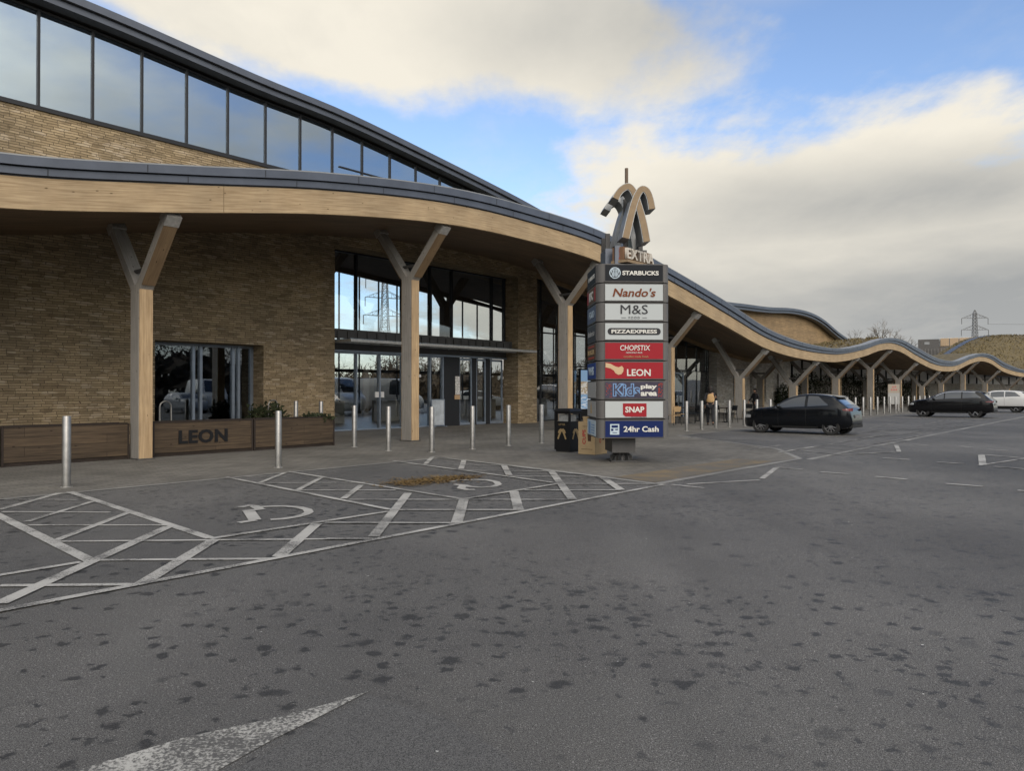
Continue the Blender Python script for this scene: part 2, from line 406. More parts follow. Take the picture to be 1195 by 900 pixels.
M = {}
M['asphalt'] = asphalt_mat()
M['white_paint'] = paint_mat('worn_white_paint', (.40, .39, .365), .455)
M['symbol_paint'] = paint_mat('symbol_white_paint', (.40, .39, .365), .37)
M['old_paint'] = paint_mat('very_worn_white_paint', (.34, .33, .31), .53)
M['paver'] = paver_mat('paving_blocks', (.128, .120, .107), (.165, .155, .136), (.06, .058, .053), .3, .15, R(-49.2))
M['kerb'] = paver_mat('granite_kerb', (.19, .185, .175), (.23, .225, .21), (.08, .08, .075), .9, 3.0, R(-49.2))
M['tactile'] = paint_mat('buff_tactile', (.20, .15, .085), .52, (.115, .105, .09))
M['brick'] = brick_mat('coursed_sandstone', (.24, .188, .118), (.375, .30, .195), (.085, .068, .048))
M['grey_stone'] = brick_mat('grey_coursed_stone', (.42, .395, .35), (.55, .525, .475), (.3, .28, .25), .34, .10)
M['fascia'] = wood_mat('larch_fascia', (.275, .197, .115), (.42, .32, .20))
M['arch_face'] = mat('arch_timber_face', (.235, .168, .102), .7, noise=.12, nscale=6)
M['honey'] = wood_mat('honey_timber', (.31, .215, .122), (.46, .335, .20), along='x')
M['honey_post'] = wood_mat('honey_post_timber', (.31, .215, .122), (.46, .335, .20), along='y')
M['grey_post'] = wood_mat('grey_post_timber', (.235, .22, .20), (.33, .315, .29), along='y')  # grey tone on the post sides, beside the honey facings
M['grey_timber'] = wood_mat('grey_arm_timber', (.235, .22, .20), (.33, .315, .29), along='x')  # same grey tone along the arms
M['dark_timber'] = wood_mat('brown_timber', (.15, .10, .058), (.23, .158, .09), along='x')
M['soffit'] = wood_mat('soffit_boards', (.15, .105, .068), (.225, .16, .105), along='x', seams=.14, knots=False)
M['infill'] = wood_mat('timber_cladding', (.22, .155, .085), (.33, .235, .135), along='x', knots=False, seams=.14)
M['planter'] = wood_mat('stained_planks', (.046, .033, .022), (.092, .066, .043), along='x', seams=.205)
M['planter_edge'] = mat('dark_stained_edge', (.022, .015, .011), .8, noise=.3, nscale=5)
M['zinc'] = mat('slate_grey_zinc', (.092, .104, .130), .45, .35, noise=.14, nscale=1.3)
M['zinc_cap'] = mat('pale_zinc_sky_lit_cap', (.27, .275, .275), .5, .3, noise=.12, nscale=1.5)  # lightened zinc, standing in for sky light on the capping
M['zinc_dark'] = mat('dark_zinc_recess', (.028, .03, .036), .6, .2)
M['moss'] = leaf_mat('sedum_moss', (.070, .054, .026), (.155, .120, .055))
M['frame'] = mat('anthracite_frame', (.018, .019, .022), .45, .2)
M['frame_pale'] = mat('aluminium_frame', (.26, .30, .36), .4, .6, noise=.1)
M['glass'] = glass_mat('solar_glass', .56, rtint=(.97, .97, .96))
M['glass_clear'] = glass_mat('clear_glass', .13, (.5, .55, .58))
M['glass_entrance'] = glass_mat('entrance_glass', .10, (.84, .87, .88), (.97, .97, .96))
M['glass_mid'] = glass_mat('curtain_wall_glass', .20, (.80, .84, .86), (.97, .97, .96))
M['glass_high'] = glass_mat('clerestory_glass', .44, (.25, .3, .34), (.72, .84, .95))
M['steel'] = mat('brushed_steel', (.30, .293, .28), .40, .8, noise=.2, nscale=6)
M['steel_dull'] = mat('galvanised_steel', (.46, .45, .43), .5, .6, noise=.2, nscale=9)
M['dark_steel'] = mat('dark_grey_steel', (.075, .073, .072), .55, .3, noise=.15, nscale=3)
M['totem_grey'] = mat('totem_grey', (.115, .110, .106), .6, .1, noise=.1, nscale=2)
M['black'] = mat('black_paint', (.008, .008, .009), .55, spec=.25)
M['rubber'] = mat('rubber', (.018, .018, .018), .85)
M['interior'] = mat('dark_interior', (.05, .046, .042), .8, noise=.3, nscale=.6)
M['interior_floor'] = mat('interior_floor', (.10, .095, .09), .4)
M['arch_steel'] = mat('arch_grey_steel', (.27, .28, .285), .45, .4, noise=.15, nscale=3)
M['pylon'] = mat('weathered_pylon_steel', (.13, .13, .13), .6)
M['lamp'] = mat('downlight_glow', (.9, .85, .75), .5, emit=(1, .88, .68), estr=9.0)
# ------------------------------------------------------------------ world, sun, camera
SUN_AZ, SUN_EL = R(160), R(27)       # azimuth from +Y towards +X
def build_world():
    w = bpy.data.worlds.new('World'); scene.world = w; w.use_nodes = True
    g = NT(w); g.N.clear(); out = g.n('ShaderNodeOutputWorld'); bg = g.n('ShaderNodeBackground'); bg.inputs['Strength'].default_value = .1
    sky = g.n('ShaderNodeTexSky'); sky.sky_type = 'NISHITA'; sky.sun_disc = False; sky.sun_elevation = SUN_EL; sky.sun_rotation = SUN_AZ
    sky.air_density = 1.0; sky.dust_density = .6; sky.ozone_density = 1.6
    tc = g.n('ShaderNodeTexCoord'); d = tc.outputs['Generated']
    sp = g.n('ShaderNodeSeparateXYZ'); g.link(d, sp.inputs[0]); x, y, z = sp.outputs
    zz = g.math('ADD', g.math('MAXIMUM', z, 0.0), .16)
    cb = g.n('ShaderNodeCombineXYZ'); g.link(g.math('DIVIDE', x, zz), cb.inputs[0]); g.link(g.math('DIVIDE', y, zz), cb.inputs[1])
    P = cb.outputs[0]
    n1 = g.noise(P, 1.1, 7, .56); n2 = g.noise(g.mapping(P, loc=(7.3, 2.1, 0)), .55, 5, .5)
    n3 = g.noise(g.mapping(P, loc=(1.7, 9.4, 0), scale=(1, .6, 1)), 2.6, 6, .6)
    # heading and height of the view direction (the cloud banks of the day stand in given quarters of the sky)
    fy = g.ramp(y, .08, .35)
    ys = g.math('MAXIMUM', y, .08); a = g.math('DIVIDE', x, ys); e = g.math('DIVIDE', z, ys)
    wob = g.math('MULTIPLY', g.math('SUBTRACT', n1, .5), 1.0); wob2 = g.math('MULTIPLY', g.math('SUBTRACT', n3, .5), .75)
    def bank(ca, ce, ra, re, tilt=0.0, hi=1.14, lo=.74):
        da = g.math('SUBTRACT', a, ca); de = g.math('SUBTRACT', e, ce)
        c, s = math.cos(tilt), math.sin(tilt)
        p = g.math('DIVIDE', g.math('ADD', g.math('MULTIPLY', da, c), g.math('MULTIPLY', de, s)), ra)
        q = g.math('DIVIDE', g.math('SUBTRACT', g.math('MULTIPLY', de, c), g.math('MULTIPLY', da, s)), re)
        r = g.math('SQRT', g.math('ADD', g.math('MULTIPLY', p, p), g.math('MULTIPLY', q, q)))
        r = g.math('ADD', g.math('ADD', r, wob), wob2)
        return g.ramp(r, hi, lo)
    b1 = bank(-.17, .545, .47, .15, R(-10), 1.10, .80)
    b2 = bank(.50, .12, .68, .27, R(5), 1.08, .82)
    b3 = bank(.13, .60, .26, .09, R(4), 1.5, .3)
    vis = g.math('MAXIMUM', g.math('MAXIMUM', b1, b2), g.math('MULTIPLY', b3, .7))
    other = g.ramp(g.math('ADD', g.math('MULTIPLY', n1, .6), g.math('MULTIPLY', n2, .6)), .50, .68)
    mask = g.math('ADD', g.math('MULTIPLY', vis, fy), g.math('MULTIPLY', other, g.math('SUBTRACT', 1.0, fy)))
    # wispy haze
    wisp = g.math('MULTIPLY', g.ramp(n3, .52, .78), .22)
    mask = g.math('MAXIMUM', mask, wisp)
    # cloud tone: cream where lit, grey in the thick parts low on the right
    grey = g.math('MULTIPLY', bank(.68, .09, .56, .15, R(2), 1.5, .25), fy)
    grey2 = g.math('MULTIPLY', bank(.54, .26, .36, .06, R(6), 1.7, .1), fy)
    grey3 = g.math('MULTIPLY', bank(.17, .50, .24, .09, R(4), 1.8, .1), fy)
    tone = g.math('MAXIMUM', g.math('MULTIPLY', grey, .95), g.math('MAXIMUM', g.math('MULTIPLY', grey2, .75), g.math('MULTIPLY', grey3, .55)))
    tone = g.math('MAXIMUM', tone, g.math('MULTIPLY', g.ramp(n2, .45, .7), g.math('SUBTRACT', .75, g.math('MULTIPLY', fy, .45))))
    tone = g.math('ADD', tone, g.math('MULTIPLY', g.math('SUBTRACT', n3, .5), .9), clamp=True)
    cloud = g.mix(tone, (9.2, 8.65, 7.5), (3.8, 3.9, 3.9))
    # thin bright cloud all round the hidden sun
    dt = g.n('ShaderNodeVectorMath', operation='DOT_PRODUCT'); g.link(d, dt.inputs[0]); dt.inputs[1].default_value = (math.sin(R(172)) * math.cos(R(32)), math.cos(R(172)) * math.cos(R(32)), math.sin(R(32)))
    glow = g.ramp(dt.outputs['Value'], .35, .95, 1.0, GLOW)
    cloud = g.mix(1.0, cloud, glow, 'MULTIPLY')
    skyc = g.mix(1.0, sky.outputs[0], SKY_TINT, 'MULTIPLY')
    col = g.mix(mask, skyc, cloud)
    # pale band at the horizon
    hz = g.ramp(z, .0, .16, .55, 0)
    col = g.mix(hz, col, (4.6, 4.7, 4.7))
    g.link(col, bg.inputs['Color']); g.link(bg.outputs[0], out.inputs['Surface'])
SKY_TINT = (2.0, 2.0, 2.15); GLOW = 3.6
build_world()
sl = bpy.data.lights.new('sun', 'SUN'); sl.energy = 1.0; sl.angle = R(22); sl.color = (1, .86, .68)
so = bpy.data.objects.new('sun', sl); COL.objects.link(so)
sd = Vector((math.sin(SUN_AZ) * math.cos(SUN_EL), math.cos(SUN_AZ) * math.cos(SUN_EL), math.sin(SUN_EL)))
so.rotation_euler = sd.to_track_quat('Z', 'Y').to_euler(); so.location = sd * 60
cam = bpy.data.cameras.new('camera'); co = bpy.data.objects.new('camera', cam); COL.objects.link(co); scene.camera = co
cam.sensor_width = 36; cam.lens = 36 * FPX / 1195; cam.clip_end = 4000; cam.clip_start = .05
co.location = (0, 0, CAM_H); co.rotation_euler = (R(90) + math.atan((HORIZON - 450) / FPX), 0, 0)
vs = scene.view_settings; vs.view_transform = 'Standard'; vs.look = 'None'; vs.exposure = 0.0; vs.gamma = 1.0

# ------------------------------------------------------------------ ground and markings
def structure(o): o['kind'] = 'structure'; return o
b = MB(); b.add([(-900, -900, 0), (900, -900, 0), (900, 900, 0), (-900, 900, 0)], [(0, 1, 2, 3)])
structure(b.build('ground', M['asphalt'], fix=False))
ZP = .004
def ST(s, t, z): return F(s, t + 17.95, z)     # t counted from the camera's own facade-parallel line
b = MB()
S = [-14, -5, 0, 12.2] + [12.2 + i * 4 for i in range(1, 36)]
rows = [[ST(s, -12.82, ZP), ST(s, -24.7, ZP)] for s in S]
b.grid(rows)
structure(b.build('pavement', M['paver'], fix=False))
b = MB()
out = [(12.25, -12.82), (11.9, -9.5), (11.25, -6.45), (14.4, -6.4), (17.6, -6.3), (20.3, -7.9), (22.0, -10.2), (23.8, -12.82)]
b.add([ST(s, t, ZP) for s, t in out], [tuple(range(len(out)))])
structure(b.build('pavement', M['paver'], fix=False))
# flush granite kerb strips round the edge of the paving
b = MB()
def strip(b, pts, w, z):
    for p, q in zip(pts, pts[1:]):
        d = (q - p).normalized(); n = Vector((-d.y, d.x, 0)) * w / 2
        b.add([p - n - d * 0, q - n, q + n, p + n], [(0, 1, 2, 3)])
strip(b, [ST(s, -12.82, ZP + .004) for s in (-14, 0, 12.2)], .14, 0)
strip(b, [ST(s, t, ZP + .004) for s, t in out], .14, 0)
strip(b, [ST(s, -12.82, ZP + .004) for s in [23.8 + i * 5 for i in range(20)]], .14, 0)
structure(b.build('kerb_strip', M['kerb'], fix=False))
b = MB()
pl = [(11.6, -7.55), (11.45, -6.6), (16.6, -6.55), (16.7, -7.4)]
b.add([ST(s, t, ZP + .004) for s, t in pl], [(0, 1, 2, 3)])
structure(b.build('tactile_paving', M['tactile'], fix=False))
# joint in the tarmac along the bays of the far side
b = MB(); strip(b, [ST(s, -6.1, ZP) for s in (17.6, 30, 45, 66)], .16, 0)
structure(b.build('kerb_strip', M['kerb'], fix=False))

LINES = [  # x1, y1, x2, y2 (photo), width in metres
 (82,574.6,246,628.8,.13),(70,576,0,595.5,.13),(-40,583,107,655.5,.14),(3,598,129,598.7,.07),(33,613.7,197,613.7,.08),
 (67,632.8,400,629.8,.08),(110,654.6,323,653,.09),(0,684.5,164,683,.09),(-20,583.6,90,584,.07),(-10,674,95,657,.1),
 (32,609.7,109,586,.1),(65,632,154,597.7,.11),(0,705.8,197.5,615.4,.15),(167,682,251,630.5,.16),(326,650.5,370,612,.16),
 (-60,725.5,775,566,.11),(246,629.8,455,597.5,.11),(264.5,557.5,455.6,595.6,.11),(336,551,541.7,583.5,.11),
 (284,557,335,557,.07),(303,564.5,426,564,.07),(350,573,462,573,.08),(408,584,668,584,.08),(455,596,612,596,.09),
 (380,611,527,611.5,.09),(380,630,436,630,.09),(303,564.5,333,552.5,.1),(346.5,573.5,375,558.5,.11),(401,583,422,567,.12),
 (436,628,476.7,576,.15),(533,611.8,541.7,583,.17),(605,595.6,599.7,574.5,.17),(668,584,643.6,551,.16),(724.5,572.8,703,558,.16),
 (459,538.7,650.7,565,.10),(541.7,583.5,650.7,565.7,.11),(468,543,591,543.6,.07),(538,550,640,551,.08),(591,557,701.6,557.2,.08),
 (654,565.7,770,565.7,.08),(612,573.3,724.5,573,.09),(505,534,496,543,.12),(541.7,537.6,538,548.5,.14),(587.4,543,594.4,556,.15),
 (505,533.6,700,557.6,.07),(0,605.5,60,641,.13)]
def road_line(b, x1, y1, x2, y2, w, z=.0085):
    p, q = G(x1, y1), G(x2, y2); d = (q - p).normalized(); n = Vector((-d.y, d.x, 0)) * w * .42
    b.add([Vector((v.x, v.y, z)) for v in (p - n, q - n, q + n, p + n)], [(0, 1, 2, 3)])
def layered(lines, name, matl):
    """crossing lines lie a hair above each other"""
    b = MB()
    for i, l in enumerate(lines): road_line(b, *l, z=.0085 + .00025 * i)
    structure(b.build(name, matl, fix=False))
layered(LINES[:-1], 'bay_markings', M['white_paint'])
FAR = [(783.7,566,822,570,.11),(802,565.5,885.6,560.7,.10),(889,559,905.6,546.5,.12),(905.6,546,936.6,548.4,.12),(957.6,551.3,991,553.8,.14),
 (1021,556.7,1058,560,.14),(1103,565,1147,568.4,.15),(1030,535,1061,537,.14),(1093,539.6,1124,541.8,.14),(1144,530.8,1210,536.3,.12),
 (1145,531.5,1146.5,543,.17),(1142,543.6,1200,535,.10),(1160,545,1200,548.3,.14),(1002,530,1046,527.6,.12),(1045.6,520,1049,528,.13),
 (909,528.4,949,522,.11),(1187,573,1205,574.5,.14),(1152,525,1176,526.5,.12),(1064,519,1082,520.3,.12),(1120,521.5,1136,522.8,.12)]
layered(FAR, 'road_markings', M['white_paint'])
OLD = [(798,509,855,516,.1),(858,520.3,905,524.3,.1),(868,526,910,520,.1),(840,513,900,514.5,.1),(935,526,985,532,.1),(949,522,1010,512,.1),(963,533,1062,513,.1),
 (985,531,1008,531.3,.1),(930,521.5,985,525,.1),(960,519.5,1015,522,.1),(1040,518,1066,513,.12),(905,500,958,507,.1),(955,508,1060,500,.1),(1000,512,1080,505,.1),
 (1010,505,1120,498,.1),(1015,500,1058,491,.1),(1062,505,1150,495,.1),(1074,497,1110,489,.1),(1020,518.5,1075,508.5,.1),(985,516,1030,508,.1),(1070,499,1150,490,.1),(1160,494,1200,487,.1)]
layered(OLD, 'road_markings', M['old_paint'])
# wheelchair symbols painted in the two bays, and the tapered island tip by the camera
def symbol(pl, z=.0105):
    b = MB()
    for i, (pts, w) in enumerate(pl):
        P = [G(*p) for p in pts]
        for k in range(len(P)):
            P[k].z = z + .0002 * i
        L, Rr = [], []
        for k in range(len(P)):
            d = (P[min(k + 1, len(P) - 1)] - P[max(k - 1, 0)]).normalized(); n = Vector((-d.y, d.x, 0)) * w / 2
            L.append(P[k] + n); Rr.append(P[k] - n)
        b.grid([L, Rr])
    structure(b.build('wheelchair_symbol', M['symbol_paint'], fix=False))
symbol([([(303,592.3),(318,591.6),(335,591.6),(350,593),(359,595.5),(361,598.5),(356,601.5),(345,604.3),(330,606.5),(316,607.3)], .12),
        ([(280,592.8),(292,590.6),(298,591.6)], .13), ([(284,597.4),(309,594.6)], .11), ([(297,591.4),(303,594.6)], .13), ([(291,597.5),(298,607.8)], .15), ([(279,611),(299,608)], .11)])
symbol([([(533,561.5),(552,560.3),(568,560.8),(579,563),(582,566),(576,568.6),(562,569.6),(548,568.6),(541,567)], .12),
        ([(541,567),(538,570.5),(545,572.2),(554,572)], .14), ([(512,561.5),(532,562.5)], .14), ([(530,566),(545,567.4)], .12)])
b = MB(); tip = [(95,898),(216,861),(300,843),(379,823),(432,806.5),(384,831.5),(320,863),(266,893),(180,945),(20,945)]
b.add([Vector((p.x, p.y, .0045)) for p in (G(*q) for q in tip)], [tuple(range(len(tip)))])
structure(b.build('road_markings', paint_mat('scuffed_white_paint', (.42, .41, .38), .50), fix=False))
b = MB(); patch = [(270,901),(432,812),(520,838),(590,880),(640,940),(560,1100),(150,1100),(200,960)]
b.add([Vector((p.x, p.y, .0022)) for p in (G(*q) for q in patch)], [tuple(range(len(patch)))])
mp, g, bs = newmat('repaired_tarmac'); tc = g.n('ShaderNodeTexCoord'); fn = g.noise(tc.outputs['Object'], 200, 3, .7)
g.link(g.mix(g.ramp(fn, .32, .72), (.009, .0088, .0086), (.165, .161, .156)), bs.inputs['Base Color']); bs.inputs['Roughness'].default_value = .85
structure(b.build('tarmac_repair', mp, fix=False))
# litter of brown leaves in the second bay
b = MB(); rl = random.Random(3)
c0, c1 = G(462, 566), G(548, 557)
for i in range(1500):
    t = rl.random(); p = c0.lerp(c1, t); q = c0.lerp(c1, .5)
    off = rl.gauss(0, .26) * (1.1 - .9 * abs(t - .45)); d = (c1 - c0).normalized(); n = Vector((-d.y, d.x, 0))
    p = p + n * off + d * rl.gauss(0, .2); r = rl.uniform(.018, .045); a = rl.uniform(0, 6.3); h = rl.uniform(.012, .03)
    b.add([(p.x + r * math.cos(a + k * 1.57) * (1 if k % 2 else .55), p.y + r * math.sin(a + k * 1.57) * (1 if k % 2 else .55), h + rl.uniform(0, .012)) for k in range(4)], [(0, 1, 2, 3)])
lf = b.build('fallen_leaves', leaf_mat('brown_leaves', (.09, .055, .02), (.20, .13, .045)), fix=False)
tag(lf, 'drift of small brown leaves across the second accessible bay', 'leaves', kind='stuff')
b = MB()
for i in range(260):
    p = Vector((rl.uniform(-9, 14), rl.uniform(3, 24), 0)); r = rl.uniform(.004, .011); a = rl.uniform(0, 6.3)
    b.add([(p.x + r * math.cos(a + k * 1.57), p.y + r * math.sin(a + k * 1.57) * .6, .009 + rl.uniform(0, .003)) for k in range(4)], [(0, 1, 2, 3)])
tag(b.build('litter', mat('pale_litter', (.5, .49, .46), .8), fix=False), 'tiny pale crumbs of litter scattered on the tarmac', 'litter', kind='stuff')

# ------------------------------------------------------------------ the building
ZB = [(-14, 4.1), (-4, 4.45), (0, 4.68), (4.3, 5.0), (7.5, 5.5), (11.4, 6.16), (15.5, 6.63), (18.9, 6.74), (23.9, 6.58), (29.5, 5.76), (35.3, 4.77), (40, 3.95), (44.4, 3.58), (49.3, 3.48), (53.1, 3.58),
      (58.7, 4.16), (62, 4.65), (65.4, 4.93), (68.9, 4.84), (73.4, 4.29), (79.6, 3.67), (84.3, 3.52), (90.2, 3.76), (96.3, 4.6), (100.6, 5.0), (104.5, 4.8), (109.4, 3.9), (116.8, 3.37), (124, 3.6), (132, 4.4), (140, 4.6), (150, 3.8), (170, 3.6)]
zb = lambda s: table(ZB, s)
WTH = [(-14, .62), (20, .62), (30, .66), (45, .52), (55, .5), (170, .5)]
zw = lambda s: zb(s) + table(WTH, s)                 # top of the timber fascia
TTH = [(-14, .98), (4.3, .98), (11.4, 1.03), (24, 1.12), (34, 1.16), (40, 1.06), (49, .9), (58, .86), (65.4, .9), (74, 1.15), (84, 1.08), (92, .95), (100, .87), (109, 1.1), (117, .9), (170, .95)]
zt = lambda s: zb(s) + table(TTH, s)                 # top of the zinc trim
ZS = [(-14, 4.7), (0, 5.2), (6.1, 5.8), (10.7, 6.6), (16.5, 7.43), (22.3, 7.87), (28.6, 7.66), (36, 6.75), (45.1, 5.2), (50.3, 4.5), (56, 4.05), (62, 4.3), (68, 4.7), (74, 4.6), (82, 4.1), (90, 4.0), (97, 4.7), (103, 5.0), (110, 4.4), (118, 3.9), (132, 4.6), (150, 4.2), (170, 4)]
zs = lambda s: table(ZS, s)                          # soffit where it meets the wall
ZU = [(-14, 13.1), (0, 12.85), (8, 12.6), (13.4, 12.18), (16.9, 11.98), (21.8, 11.4), (26.3, 10.8), (28.5, 10.45), (33.8, 9.5), (41.6, 8.2), (48.8, 7.85), (52.3, 7.95), (57.3, 8.12), (62.1, 8.43), (66.2, 8.42), (69.5, 8.05), (73.6, 7.12), (76.8, 6.55), (80, 5.9), (84, 5.4)]
zu = lambda s: table(ZU, s)
WALL_O, GLASS_O, FASC_O = -5.4, -6.25, 1.75
S_END = 168.0
bld = thing('service_station_building', 'long sandstone and glass service building under a rippling timber edged canopy on Y shaped posts', 'building', F(0, 0, 0))
def part(bm, name, m, parent=bld, **k): return bm.build(name, m, parent, world=True, **k)

# timber fascia (with butt joints), zinc trim in two laps, capping
b = MB(); b.fbox(-14, 8.62, FASC_O, FASC_O - .14, zb, zw, .5, vz=zb); part(b, 'timber_fascia', M['fascia'])
b = MB(); b.fbox(8.632, S_END, FASC_O, FASC_O - .14, zb, zw, .6, vz=zb); part(b, 'timber_fascia', M['fascia'])
def trim_mid(s): return zw(s) + (zt(s) - zw(s)) * .5
b = MB()
b.fbox(-14, S_END, FASC_O + .06, FASC_O - .10, lambda s: zw(s) + .035, lambda s: trim_mid(s) - .012, .6)
part(b, 'roof_trim', M['zinc'])
b = MB(); b.fbox(-14, S_END, FASC_O + .13, FASC_O - .16, lambda s: trim_mid(s) + .012, lambda s: zt(s), .6); part(b, 'roof_trim', M['zinc'])
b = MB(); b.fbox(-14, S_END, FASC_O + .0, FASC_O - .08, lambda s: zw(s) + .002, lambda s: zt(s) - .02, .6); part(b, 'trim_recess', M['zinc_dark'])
b = MB(); b.fbox(-14, S_END, FASC_O + .12, FASC_O - .42, lambda s: zt(s) + .003, lambda s: zt(s) + .03, .6); part(b, 'roof_capping', M['zinc_cap'])  # paler than the trim: sky light on this edge painted in
# joints in the trim
s = -12.4
while s < 100:
    b = MB(); b.fbox(s, s + .02, FASC_O + .134, FASC_O + .05, lambda q: trim_mid(q) + .02, lambda q: zt(q) - .015); part(b, 'trim_joint', M['zinc_dark'])
    b = MB(); b.fbox(s + .9, s + .92, FASC_O + .064, FASC_O, lambda q: zw(q) + .04, lambda q: trim_mid(q) - .02); part(b, 'trim_joint', M['zinc_dark'])
    s += 2.75
MND = [(98, 0), (108, 4.6), (111, 5.6), (113.8, 6.57), (117.2, 7.62), (121.4, 8.75), (125.6, 9.42), (131, 9.85), (138, 10.1), (150, 10.3), (168, 9.6)]
# soffit and deck
def soff(s, o):
    t = (FASC_O - .14 - o) / (FASC_O - .14 - GLASS_O); t = max(0, min(1, t)); e = t * t * (3 - 2 * t)
    return lerp(zb(s) + .04, zs(s), lerp(t, e, .5))
def frange(a, b, st):
    r = []; x = a
    while x < b - 1e-6: r.append(x); x += st
    return r + [b]
SS = frange(-14, S_END, 1.0); OO = [FASC_O - .14, .8, 0, -1, -2, -3, -4, -5.4, -6.3, -9.5]
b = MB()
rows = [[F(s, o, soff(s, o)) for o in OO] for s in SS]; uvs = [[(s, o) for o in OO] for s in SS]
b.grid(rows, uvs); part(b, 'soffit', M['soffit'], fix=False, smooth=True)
# purlins just under the soffit, square to the facade at every post
def deck(s, o):
    a = zt(s) - .03; w = max(zs(s) + .62, table(MND, s))
    t = max(0, min(1, (FASC_O - .3 - o) / (FASC_O - .3 + 5.5)))
    h = lerp(a, w, t * t * (3 - 2 * t)) + .25 * math.sin(math.pi * t)
    return h
OD = [FASC_O - .3, 1.0, .2, -1, -2, -3, -4, -5, -6, -7.5]
b = MB(); b.grid([[F(s, o, deck(s, o)) for o in OD] for s in SS]); part(b, 'green_roof', M['moss'], fix=False, smooth=True)
# the roof swells into a tall mound towards the far end
# tufts of sedum so the moss edge is not a clean line
b = MB(); rt = random.Random(11)
for i in range(5200):
    s = rt.uniform(108, 160) if i % 3 else rt.uniform(50, 80)
    o = rt.uniform(-7.4, 1.1)
    z = deck(s, o)
    p = F(s, o, z - .03); r = rt.uniform(.06, .16); a = rt.uniform(0, 6.3)
    b.add([p + Vector((r * math.cos(a), r * math.sin(a), 0)), p - Vector((r * math.cos(a), r * math.sin(a), 0)), p + Vector((0, 0, rt.uniform(.08, .24)))], [(0, 1, 2)])
part(b, 'sedum_tufts', M['moss'], fix=False)['kind'] = 'stuff'
b = MB(); b.fbox(109, 127, -5.9, -6.6, lambda s: deck(s, -6) - .1, lambda s: deck(s, -6) + .10, 1.0); part(b, 'roof_capping', M['zinc'])
# upper roof: trim in two laps, roof sheet, side clerestory and timber infill
b = MB(); b.fbox(-14, 82, -4.78, -5.1, lambda s: zu(s) - .215, zu, .8); part(b, 'upper_roof_trim', M['zinc'])
b = MB(); b.fbox(-14, 82, -4.90, -5.3, lambda s: zu(s) - .41, lambda s: zu(s) - .235, .8); part(b, 'upper_roof_trim', M['zinc'])
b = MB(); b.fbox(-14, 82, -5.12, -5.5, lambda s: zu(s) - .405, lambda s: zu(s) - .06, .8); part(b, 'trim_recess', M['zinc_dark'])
OU = [-4.9, -7, -10, -15, -20.5]
SU = frange(-14, 82, 1.0)
b = MB(); b.grid([[F(s, o, zu(s) + .02 - .03 * (o + 4.9)) for o in OU] for s in SU]); part(b, 'upper_roof', M['zinc'], fix=False, smooth=True)
# second rise of the trim at the far end with its grey gable wall
ZF = [(124, 4.6), (127.9, 5.96), (131.3, 7.19), (135.6, 8.6), (141, 9.6), (148, 10), (156, 9.6), (168, 7)]
zf = lambda s: table(ZF, s)
b = MB(); b.fbox(124, S_END, -4.7, -5.2, lambda s: zf(s) - .42, zf, .8); part(b, 'upper_roof_trim', M['zinc'])
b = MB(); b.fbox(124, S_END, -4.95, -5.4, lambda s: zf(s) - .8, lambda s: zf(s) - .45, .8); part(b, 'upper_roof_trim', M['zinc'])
b = MB(); b.fbox(124, S_END, -5.3, -5.6, 3.6, lambda s: zf(s) - .5, 1.0); part(b, 'gable_wall', M['zinc'])
b = MB(); b.fbox(28.2, 82, -5.55, -5.75, lambda s: zs(s) - .3, lambda s: zu(s) - .3, 1.0); part(b, 'timber_infill', M['infill'])

# sandstone wall: left part, over the window, over the entrance, pier
SILL = 9.35
b = MB()
def wallbox(s0, s1, z0, z1): b.fbox(s0, s1, WALL_O, WALL_O - .95, z0, z1, 2.0)
wallbox(-14, 10.2, 0, SILL); wallbox(10.2, 13.9, 3.16, SILL); wallbox(13.9, 16.85, 0, SILL)
wallbox(16.85, 27.5, 7.12, SILL)
wallbox(27.5, 28.95, 0, lambda s: min(SILL, zu(s) - .8))
part(b, 'brick_wall', M['brick'])
b = MB(); b.fbox(-14, 28.2, WALL_O + .06, WALL_O - .5, SILL + .003, SILL + .075, 2.0); part(b, 'window_sill', M['frame'])
# clerestory
cl = part_root = bpy.data.objects.new('clerestory_window', None); COL.objects.link(cl); cl.parent = bld; W[cl.name] = W[bld.name]
b = MB()
for k in range(-14, 17):
    s = 7.01 + 1.39 * k
    if s > 28.2 or s < -13: continue
    b.fbox(s - .035, s + .035, WALL_O + .02, WALL_O - .1, SILL + .08, lambda q: zu(q) - .47)
b.fbox(-13.9, 28.2, WALL_O + .01, WALL_O - .1, lambda s: zu(s) - .53, lambda s: zu(s) - .475, 1.0)
b.fbox(-13.9, 28.2, WALL_O + .01, WALL_O - .1, SILL + .078, SILL + .14, 2.0)
b.fbox(17.05, 21.0, WALL_O + .015, WALL_O - .1, SILL + .72, SILL + .77)
part(b, 'frame', M['frame'], cl)
for k in range(-14, 16):
    s = 7.01 + 1.39 * k
    if s < -13 or s > 26.9: continue
    b = MB(); tl = .0025 * math.sin(k * 2.3)
    b.fbox(s + .04, s + 1.35, WALL_O - .03 + tl, WALL_O - .045 + tl, SILL + .145, lambda q: zu(q) - .535)
    part(b, 'pane', M['glass_high'], cl)
